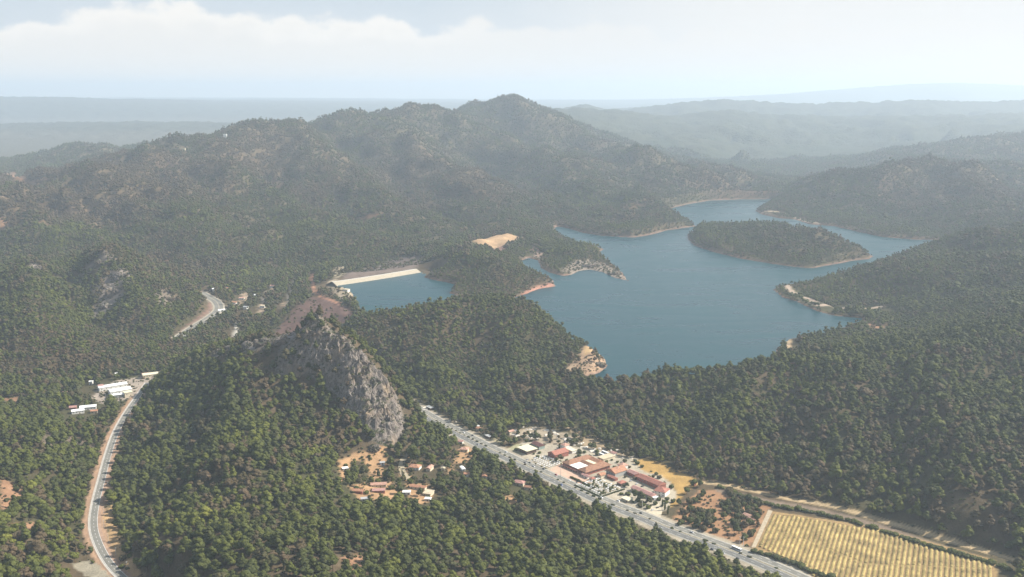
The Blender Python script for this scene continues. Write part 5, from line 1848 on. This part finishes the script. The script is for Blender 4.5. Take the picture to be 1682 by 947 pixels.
house(839, 713, 6, 9, 5, 'salmon', 'cream', 'tall narrow cream house left of the stone yard', 'house', 'gable_y')
house(706, 672, 13, 6, 3.5, 'grey', 'dark', 'grey-roofed roadside shed at the upper end of the highway', 'shed', 'flat', name='shed')
house(1233, 858, 7, 7, 3.5, 'pink', 'white', 'pinkish hut on the right side of the nursery plot', 'hut', 'gable', name='hut')
house(1227, 850, 8, 6, 3.5, 'salmon', 'cream', 'salmon-roofed hut behind the pinkish one on the nursery plot', 'hut', 'gable', name='hut')
house(1140, 797, 4, 4, 3.5, 'orange', 'red', 'tiny orange hut at the tip of the orange field', 'hut', 'hip', name='hut')

# --- village below the crag
r0 = ROADANG
house(567, 772, 7, 6, 3, 'white', 'white', 'small white hut on the left edge of the clay clearing', 'hut', 'flat', rot=.4, name='hut')
house(682, 770, 14, 11, 4, 'orange', 'white', 'orange-red roofed house right of the grey lane', 'house', 'hip', rot=-.25)
house(706, 772, 6, 12, 4, 'salmon', 'cream', 'salmon-roofed house with a pale yard right of the orange-red roofed one', 'house', 'gable_y', rot=-.3)
house(628, 762, 6, 5, 2.5, 'grey', 'white', 'pale little shed in the clay clearing beside the huge tree', 'shed', 'gable', rot=.2, name='shed')
house(622, 799, 19, 8, 3.5, 'salmon', 'cream', 'wide house with a salmon roof below the clearing', 'house', 'gable', rot=.1, rh=1.2)
house(622, 808, 15, 7, 3, 'pink', 'red', 'pinkish terrace house in front of the wide salmon-roofed one', 'house', 'flat', rot=.1)
house(588, 809, 12, 7, 3.2, 'orange', 'red', 'orange-brown roofed house left of the wide salmon-roofed house', 'house', 'gable', rot=-.1)
house(687, 803, 20, 7, 3.6, 'orange', 'cream', 'long curved orange roof over a yellow courtyard', 'house', 'gable', rot=-.3)
house(704, 812, 10, 13, 3.2, 'beige', 'cream', 'flat sandy-yellow roof right of the orange courtyard roof', 'house', 'flat', rot=-.3)
house(668, 811, 9, 6, 3, 'white', 'white', 'white-edged terrace house left of the orange courtyard roof', 'house', 'flat', rot=.05)
house(703, 822, 7, 5, 3, 'white', 'white', 'small white roof at the lower end of the yellow courtyard', 'house', 'flat', rot=-.2)
house(600, 822, 10, 5, 3, 'grey', 'white', 'grey-white low roof half hidden in the trees below the village', 'house', 'flat', rot=.3)
house(763, 741, 11, 9, 4, 'salmon', 'cream', 'salmon-roofed villa on the sandy plot near the highway', 'house', 'hip', rot=-.2)
house(757, 728, 6, 6, 3.5, 'pink', 'white', 'small pink-roofed hut above the sandy plot', 'hut', 'gable', rot=-.2, name='hut')
house(768, 782, 9, 6, 3.5, 'orange', 'white', 'orange roof left of a similar one among the trees below the sandy plot', 'house', 'gable', rot=0)
house(796, 785, 6, 8, 3.5, 'orange', 'white', 'narrow orange roof right of a similar one among the trees below the sandy plot', 'house', 'gable_y', rot=0)
house(853, 796, 14, 9, 3.8, 'pink', 'cream', 'pink-roofed house among the trees just below the highway', 'house', 'hip', rot=-.4)
house(868, 803, 10, 6, 3.2, 'brown', 'cream', 'brownish roof right of the pink-roofed house below the highway', 'house', 'gable', rot=-.3)
house(728, 772, 5, 8, 3.5, 'beige', 'cream', 'narrow sandy house between the village and the sandy plot', 'house', 'gable_y', rot=0)
house(760, 772, 4, 11, 3, 'white', 'white', 'slim white roof among the trees below the sandy plot', 'house', 'gable_y', rot=.35)

# --- white works sheds by the left road
house(185, 638, 46, 14, 6, 'white', 'white', 'long white-roofed works shed, rearmost of the group by the left road', 'shed', 'gable', rot=.62, name='works_shed', rh=2)
house(197, 645, 34, 18, 6, 'white', 'white', 'broad white-roofed works shed in the middle of the group by the left road', 'shed', 'gable', rot=.62, name='works_shed', rh=2)
house(194, 652, 26, 9, 5, 'white', 'grey', 'short white-roofed works shed at the front of the group by the left road', 'shed', 'gable', rot=.45, name='works_shed', rh=1.4)
house(210, 650, 12, 12, 7, 'cream', 'cream', 'square cream works building at the right of the white sheds', 'building', 'flat', rot=.62, name='works_building')
house(166, 640, 8, 8, 8, 'pink', 'red', 'reddish tower block at the left end of the rear white shed', 'building', 'flat', rot=.62, name='works_building')
house(247, 618, 26, 14, 5, 'cream', 'cream', 'pale roofed hall at the far end of the works beside the road', 'hall', 'gable', rot=.5, name='works_hall', rh=1.6)
house(238, 617, 10, 6, 4, 'pink', 'white', 'small pinkish building left of the pale hall by the road', 'building', 'gable', rot=.5, name='works_building')
house(145, 672, 24, 12, 5, 'white', 'white', 'white-roofed shed with a clay yard, right one of the lower pair on the left', 'shed', 'gable', rot=.35, name='works_shed', rh=1.6)
house(128, 678, 18, 11, 4.5, 'white', 'white', 'white-roofed shed, left one of the lower pair on the left', 'shed', 'gable', rot=.5, name='works_shed', rh=1.6)
house(120, 672, 10, 8, 4, 'pink', 'red', 'small pink-roofed hut beside the lower pair of white sheds', 'hut', 'gable', rot=.3, name='hut')
house(155, 678, 10, 7, 4, 'orange', 'cream', 'small orange-roofed hut right of the lower pair of white sheds', 'hut', 'gable', rot=.3, name='hut')
house(150, 631, 5, 6, 5, 'white', 'white', 'tiny white house in the trees left of the works', 'house', 'gable', rot=0)
house(193, 617, 7, 5, 4, 'white', 'white', 'tiny white house on the slope behind the works', 'house', 'gable', rot=.4)
house(108, 648, 8, 5, 4, 'pink', 'white', 'tiny pale house far left of the works', 'house', 'gable', rot=.2)

# --- valley behind the crag
for u, v, w, d, roof, lab in [(365, 512, 18, 8, 'white', 'white-roofed shed beside the curved road'), (421, 487, 9, 7, 'white', 'tiny bright white house in the far valley'), (397, 492, 12, 8, 'salmon', 'salmon-roofed house in the far valley'),
                              (352, 477, 10, 8, 'white', 'small white house at the upper end of the curved road'), (386, 499, 14, 9, 'orange', 'orange-roofed house between the curved road and the far valley yards'), (448, 472, 12, 8, 'pink', 'pink-roofed house high in the far valley'),
                              (404, 507, 10, 8, 'grey', 'grey-roofed house in the far valley yards'), (432, 505, 12, 8, 'beige', 'beige-roofed house beside the pale yard in the far valley'), (375, 476, 10, 7, 'orange', 'orange-roofed house under the left far hill'),
                              (569, 478, 14, 10, 'beige', 'concrete valve house at the left end of the dam')]:
    house(u, v, w, d, 4.5, roof, 'white', lab, 'house', 'gable' if roof != 'beige' else 'flat', rot=RNG.uniform(-.6, .6))
house(370, 226, 16, 14, 16, 'white', 'white', 'pale lookout building on the skyline ridge at the upper left', 'building', 'flat', rot=0, name='lookout_building')
house(302, 247, 14, 10, 8, 'beige', 'cream', 'tiny pale hut on the mountain shoulder at the upper left', 'hut', 'flat', rot=0, name='hut')

# --- coach
def coach(u, v, label, rot):
    x, y, z = PZ(u, v, VAL)
    root = empty('coach', label, 'coach', (x, y, z), rot)
    b = MB().box(-6.2, 6.2, -1.3, 1.3, .45, 3.3)
    b.build('body', mat('coach_paint', (0.74, 0.75, 0.78), .35, None, .5), root)
    MB().box(-5.9, 5.9, -1.27, 1.27, 3.3, 3.48).build('roof', MT['white'], root)
    for s in (-1, 1):
        MB().box(-5.6, 5.4, min(s * 1.3, s * 1.33), max(s * 1.3, s * 1.33), 1.7, 2.8).build('window', M_GLASS, root)
    MB().box(6.2, 6.23, -1.15, 1.15, 1.3, 2.9).build('windshield', M_GLASS, root)
    for px in (-3.8, 4.0):
        for s in (-1, 1):
            w = link('wheel', wheel_mesh(.5, .3), root, (px, s * 1.2, .5))


M_TYRE = mat('tyre', (0.03, 0.03, 0.03), .9)


def wheel_mesh(r, w):
    V, Fs = [], []
    n = 12
    for s in (-w / 2, w / 2):
        for k in range(n):
            a = 2 * math.pi * k / n
            V.append((r * math.cos(a), s, r * math.sin(a)))
    Fs = [(k, (k + 1) % n, n + (k + 1) % n, n + k) for k in range(n)] + [tuple(range(n))[::-1], tuple(range(n, 2 * n))]
    return mesh_np('wheel', V, Fs, [M_TYRE])


coach(990, 749, 'long white coach parked behind the big restaurant', ROADANG)
coach(994, 745, 'second pale coach parked beyond the first one behind the big restaurant', ROADANG)
coach(1210, 903, 'white coach standing on the near side of the highway at the bottom right', ROADANG + .05)

# --- cars
def car_meshes():
    bm = MB()
    prof = [(-2.15, .35), (-2.2, .8), (-1.9, .95), (-1.0, 1.0), (1.0, .98), (2.0, .82), (2.2, .6), (2.15, .35)]
    o = 0
    for s in (-.85, .85):
        bm.v += [(x, s, z) for x, z in prof]
    n = len(prof)
    bm.f += [tuple(range(n)), tuple(range(2 * n - 1, n - 1, -1))]
    bm.f += [(k, n + k, n + (k + 1) % n, (k + 1) % n) for k in range(n)]
    cab = MB()
    cp = [(-1.75, .96), (-1.15, 1.42), (.35, 1.45), (1.15, .97)]
    for s, sh in ((-.82, .12), (.82, -.12)):
        cab.v += [(x, s + (sh if z > 1.2 else 0), z) for x, z in cp]
    cab.f += [(0, 1, 2, 3), (7, 6, 5, 4)] + [(k, 4 + k, 4 + (k + 1) % 4, (k + 1) % 4) for k in range(4)]
    rf = MB().box(-1.15, .35, -.68, .68, 1.43, 1.48)
    return bm, cab, rf


CARP = car_meshes()
CMAT = {k: mat('car_paint_' + k, c, .3, None, .5) for k, c in {'white': (.75, .75, .74), 'silver': (.45, .46, .48), 'black': (.03, .03, .035), 'red': (.4, .03, .03), 'blue': (.05, .1, .3), 'grey': (.2, .2, .21)}.items()}
CME = {k: (CARP[0].mesh('body', m), CARP[2].mesh('roof', m)) for k, m in CMAT.items()}
CABM = CARP[1].mesh('windows', M_GLASS)
WHM = wheel_mesh(.33, .22)


def car(x, y, z, rot, colr, label, group=None):
    root = empty('car', label, 'car', (x, y, z), rot, group)
    link('body', CME[colr][0], root)
    link('cabin_glass', CABM, root)
    link('roof', CME[colr][1], root)
    for px in (-1.35, 1.35):
        for s in (-.8, .8):
            link('wheel', WHM, root, (px, s, .33))


rmp = list(along(RM, 1.0))


def road_car(u, side, colr, label):
    i = min(range(len(rmp)), key=lambda k: abs(to_px(*rmp[k][:3])[0] - u))
    x, y, z, a = rmp[i]
    car(x - math.sin(a) * side, y + math.cos(a) * side, z + .46, a, colr, label)


for u, s, c, lab in [(757, 5, 'white', 'white car on the highway at the upper bend'), (768, 9, 'black', 'black car on the highway just past the upper bend'), (790, -5, 'silver', 'silver car on the highway above the sandy plot'), (823, 9, 'white', 'white car on the highway passing the green patch'),
                     (858, 5, 'grey', 'grey car on the highway in front of the cream roof'), (861, 10, 'black', 'black car at the kerb in front of the cream roof'), (872, 5, 'silver', 'silver car on the highway past the cream roof'), (884, 10, 'black', 'black car parked at the kerb by the parasols'),
                     (905, 9.5, 'red', 'red car parked at the kerb before the plaza'), (930, -8, 'blue', 'blue car on the near lane of the highway'), (983, 5, 'white', 'white car on the highway below the parasol garden'), (1003, 14, 'white', 'white car turning in at the corner of the parasol garden'),
                     (1048, 5, 'black', 'black car on the highway under the large dark tree'), (1130, 7, 'silver', 'silver car on the highway beside the nursery plot'), (1181, -13, 'grey', 'grey car on the near verge left of the white coach'), (1198, -13, 'silver', 'silver car just left of the white coach'), (1222, -13, 'black', 'black car just right of the white coach')]:
    road_car(u, s, c, lab)
for u, v, c, lab in [(866, 755, 'silver', 'silver car in the yard of the cream-roofed building'), (880, 752, 'white', 'white car at the left corner of the parasols'), (948, 792, 'black', 'black car at the plaza entrance'), (955, 795, 'red', 'red car at the lower corner of the plaza'),
                     (936, 789, 'white', 'white car parked on the plaza by the highway'), (1036, 790, 'silver', 'silver car in the yard below the pink link building'), (1046, 795, 'white', 'white car in the yard between the two long ranges'), (1055, 799, 'black', 'black car in the yard between the two long ranges'),
                     (1072, 838, 'white', 'white car on the pale driveway of the end house'), (1080, 834, 'black', 'black car on the pale driveway of the end house')]:
    x, y, z = PZ(u, v, VAL)
    car(x, y, z + .1, ROADANG + RNG.uniform(-.3, .3) + 1.57, c, lab)
x, y, z = hit(629, 765)
car(x, y, z + .1, .4, 'silver', 'silver car in the clay clearing beside the huge round tree')
for u, v, c, lab in [(330, 527, 'white', 'white lorry-sized car speck on the curved road, nearer one'), (345, 513, 'silver', 'silver car on the bend of the curved road')]:
    x, y, z = PZ(u, v, 64)
    car(x, y, z + .4, .6, c, lab.replace('lorry-sized car speck', 'car'))

# --- parasols
M_CANV = mat('parasol_canvas', (0.66, 0.65, 0.62), .85)
M_POLE = mat('parasol_pole', (0.3, 0.22, 0.15), .6)


def parasol_meshes():
    V, Fs = [], []
    n = 8
    for r, z in ((1.35, 2.05), (1.35, 2.2), (0.08, 2.85)):
        for k in range(n):
            a = 2 * math.pi * (k + .5) / n
            V.append((r * math.cos(a), r * math.sin(a), z))
    for j in range(2):
        for k in range(n):
            Fs.append((j * n + k, j * n + (k + 1) % n, (j + 1) * n + (k + 1) % n, (j + 1) * n + k))
    Fs.append(tuple(range(2 * n, 3 * n)))
    return mesh_np('canopy', V, Fs, [M_CANV]), MB().box(-.05, .05, -.05, .05, 0, 2.9).mesh('pole', M_POLE), MB().box(-.6, .6, -.6, .6, .7, .76).box(-.06, .06, -.06, .06, 0, .7).mesh('table', M_POLE)


PAR = parasol_meshes()
ca, sa = math.cos(ROADANG), math.sin(ROADANG)


def terrace(u, v, nx, ny, px, py, label, group, skip, bush=0.0, blab='', bgrp=''):
    x0, y0, _ = PZ(u, v, VAL)
    for i in range(nx):
        for j in range(ny):
            lx, ly = (i - (nx - 1) / 2) * px + RNG.uniform(-.4, .4), (j - (ny - 1) / 2) * py + RNG.uniform(-.4, .4)
            if RNG.random() < skip:
                continue
            x, y = x0 + lx * ca - ly * sa, y0 + lx * sa + ly * ca
            if RNG.random() < bush:
                shrub(x, y, VAL + .1, RNG.uniform(.7, 1.1), RNG.uniform(.3, .7), blab, bgrp, 'garden_shrub')
                continue
            root = empty('parasol', label, 'parasol', (x, y, VAL + .12), RNG.uniform(0, .7), group)
            s = RNG.uniform(.9, 1.15)
            root.scale = (s, s, 1)
            link('canopy', PAR[0], root)
            link('pole', PAR[1], root)


terrace(985, 800, 11, 9, 3.9, 4.0, 'white parasol in the square garden below the big restaurant', 'white parasols of the square garden', .06, .42, 'low green shrub between the parasols of the square garden', 'shrubs between the parasols')
terrace(896, 760, 9, 7, 4.4, 4.6, 'white parasol on the terrace in front of the red-tiled house', 'white parasols of the left terrace', .12, .15, 'low shrub between the parasols of the left terrace', 'shrubs on the left terrace')
# wall round the square garden
x0, y0, _ = PZ(985, 800, VAL)
gw = empty('garden_wall', 'low white wall with a hedge round the square parasol garden', 'wall', (x0, y0, VAL + .1), ROADANG)
MB().box(-23.5, 23.5, -20, -19.5, 0, 1.1).build('wall_side', MW['white'], gw)
MB().box(23, 23.5, -19.5, 19.5, 0, 1.1).build('wall_side', MW['white'], gw)
MB().box(-23.5, -23, -19.5, 19.5, 0, 1.1).build('wall_side', MW['white'], gw)
for k in range(20):
    lx, ly = (-23 + k * 2.4, -21.2)
    shrub(x0 + lx * ca - ly * sa, y0 + lx * sa + ly * ca, VAL, (.95, .9, .9), .3, 'dark clipped shrub in the hedge in front of the square parasol garden', 'hedge in front of the parasol garden', 'hedge_shrub')
for k in range(15):
    lx, ly = (24.8, -19 + k * 2.7)
    shrub(x0 + lx * ca - ly * sa, y0 + lx * sa + ly * ca, VAL, (.95, .9, .9), .3, 'dark clipped shrub in the hedge on the right side of the square parasol garden', 'hedge right of the parasol garden', 'hedge_shrub')
for k in range(24):
    x, y, z, a = rmp[min(range(len(rmp)), key=lambda q: abs(to_px(*rmp[q][:3])[0] - (920 + k * 1.6)))]
    shrub(x - math.sin(a) * 19.5, y + math.cos(a) * 19.5, VAL, RNG.uniform(.8, 1.4), RNG.uniform(.2, .4), 'low dark shrub in the strip between the highway and the plaza', 'shrubs between highway and plaza', 'shrub')

# greenery among the buildings
GARD = [PZ(u, v, VAL) for u, v in [(835, 742), (862, 724), (905, 726), (960, 735), (1035, 752), (1110, 800), (1112, 830), (1060, 846), (1000, 824), (930, 793), (880, 768)]]
FOOT = [(np.array(o.matrix_basis.translation[:2]), o) for o in SC.objects if o.type == 'EMPTY' and o.get('category') in ('building', 'house', 'restaurant', 'shed', 'hut', 'stall', 'pavilion', 'kiosk', 'shelter', 'canopy building')]
plz = [PZ(u, v, VAL)[:2] for u, v in [(903, 772), (921, 761), (932, 765), (966, 783), (975, 790), (958, 797), (930, 786)]]
put = 0
for _ in range(3000):
    x = RNG.uniform(min(p[0] for p in GARD), max(p[0] for p in GARD))
    y = RNG.uniform(min(p[1] for p in GARD), max(p[1] for p in GARD))
    if not inside(np.array([x]), np.array([y]), GARD)[0] or inside(np.array([x]), np.array([y]), plz)[0]:
        continue
    bad = False
    for c_, o_ in FOOT:
        wl = next((k for k in o_.children if k.name.startswith('wall')), None)
        if wl is None:
            continue
        a_ = -o_.rotation_euler.z
        dx_, dy_ = x - c_[0], y - c_[1]
        lx, ly = dx_ * math.cos(a_) - dy_ * math.sin(a_), dx_ * math.sin(a_) + dy_ * math.cos(a_)
        hx = max(abs(v_.co.x) for v_ in wl.data.vertices) + 2.5
        hy = max(abs(v_.co.y) for v_ in wl.data.vertices) + 2.5
        if abs(lx) < hx and abs(ly) < hy:
            bad = True
            break
    tx_, ty_, _ = PZ(985, 800, VAL)
    if bad or math.hypot(x - tx_, y - ty_) < 31:
        continue
    tx_, ty_, _ = PZ(896, 760, VAL)
    if math.hypot(x - tx_, y - ty_) < 20 or float(grid_lookup(rd, x, y)) < 3:
        continue
    s = RNG.uniform(.9, 2.1)
    shrub(x, y, VAL, (s, s, s * RNG.uniform(1, 1.4)), RNG.uniform(.15, .65), 'small garden tree or bush standing between the restaurant buildings', 'garden bushes between the restaurant buildings', 'garden_bush', 'bush')
    put += 1
    if put >= 75:
        break

FOOTV = [(np.array(o.matrix_basis.translation[:2]), o) for o in SC.objects if o.type == 'EMPTY' and o.get('category') in ('house', 'hut', 'shed')]
# --- pale stone blocks in the yard behind
BLK = [boulder_mesh('stone_block', 500 + k, 1, .8, .6) for k in range(3)]
M_STONE = mat('white_stone', (0.68, 0.62, 0.53), .9, (0.5, 0.2))
for b in BLK:
    b.materials.clear()
    b.materials.append(M_STONE)
YARD = [(848, 712, 8, 5), (868, 703, 12, 3), (880, 716, 14, 5), (905, 712, 14, 5), (925, 722, 12, 6), (950, 730, 14, 5), (975, 740, 12, 3), (935, 735, 10, 4), (1000, 742, 14, 3), (1030, 750, 10, 3), (700, 672, 8, 3), (745, 690, 8, 3), (870, 690, 6, 2)]
for u, v, du, dv in YARD:
    for k in range(7):
        x, y, z = hit(u + RNG.uniform(-du, du), v + RNG.uniform(-dv, dv))
        s = RNG.uniform(.9, 2.6)
        o = link('stone_block', BLK[int(RNG.integers(3))], None, (x, y, z + .3), RNG.uniform(0, 6))
        o.scale = (s * RNG.uniform(1, 1.8), s, s * .8)
        tag(o, 'pale stone block lying in the yards behind the restaurants', 'stone', 'pale stone blocks in the yards behind the restaurants')

# scattered bushes and stones in the village clearings
for u0, v0, du, dv, n_ in [(600, 768, 38, 20, 16), (640, 800, 60, 14, 26), (690, 812, 22, 16, 12), (680, 775, 30, 16, 14), (765, 750, 16, 10, 8), (20, 815, 25, 18, 8), (575, 925, 14, 10, 5), (210, 905, 16, 30, 10)]:
    for _ in range(n_):
        x, y, z = hit(u0 + RNG.uniform(-du, du), v0 + RNG.uniform(-dv, dv))
        if any(abs(x - c_[0]) < 9 and abs(y - c_[1]) < 8 for c_, o_ in FOOTV):
            continue
        s = RNG.uniform(.8, 2.3)
        shrub(x, y, z, (s, s, s * RNG.uniform(.9, 1.4)), RNG.uniform(.15, .7), 'small bush standing on the bare clay ground among the pines', 'bushes on the bare clay patches', 'clay_bush', 'bush')

# --- poles
M_PW = mat('pole_metal', (0.5, 0.48, 0.44), .6)
PM = None


def pole(x, y, z, h, label, group=None, rot=0):
    global PM
    if PM is None:
        PM = (MB().box(-.18, .18, -.18, .18, -.5, 11).mesh('post', M_PW), MB().box(-1.2, 1.2, -.08, .08, 10.2, 10.4).mesh('cross_arm', M_PW))
    root = empty('utility_pole', label, 'pole', (x, y, z), rot, group)
    root.scale = (1, 1, h / 11)
    link('post', PM[0], root)
    link('cross_arm', PM[1], root)


for u, v, lab in [(921, 783, 'tall pole at the edge of the plaza'), (1015, 780, 'pole in front of the orange-tiled house'), (1215, 897, 'left pole of the pair by the nursery plot'), (1221, 898, 'right pole of the pair by the nursery plot'), (1055, 838, 'pole at the driveway near the end house')]:
    x, y, z = hit(u, v)
    pole(x, y, z, 12, lab, None, ROADANG)
for x, y, z, a in along(RL, 42, -10.5):
    u, v = to_px(x, y, z)
    if 640 < v < 940:
        pole(x, y, hgt(x, y), 9, 'grey utility pole in the line beside the left road', 'utility poles along the left road', a + 1.57)
# plaza and grey lane as real sheets
def sheet(name, pts, m, dz, label, z=None):
    P_ = [PZ(u, v, z) for u, v in pts] if z else hits(pts)
    tag(link(name, mesh_np(name, [(p[0], p[1], p[2] + dz) for p in P_], [list(range(len(P_)))], [m])), label, None, None, 'structure')


sheet('plaza', [(903, 772), (921, 761), (932, 765), (966, 783), (975, 790), (958, 797), (930, 786)], mat('plaza_paving', (0.50, 0.34, 0.245), .9, (0.15, 0.12)), .18, 'peach-coloured paved plaza by the highway', VAL)
sheet('driveway', [(1062, 836), (1082, 826), (1088, 840), (1082, 858), (1075, 862), (1060, 852)], mat('driveway_gravel', (0.50, 0.43, 0.31), .95, (0.2, 0.15)), .18, 'pale driveway by the end house', VAL)
line_pts = smooth_line(hits([(667, 744), (662, 756), (660, 768), (664, 780), (672, 788)]), 3)
line_pts[:, 2] = hgt(line_pts[:, 0], line_pts[:, 1])
ribbon('village_lane', line_pts, -4.5, 4.5, 0.5, mat('lane', (0.36, 0.30, 0.2), .95, (0.2, 0.15)), 'grey-brown lane through the village')
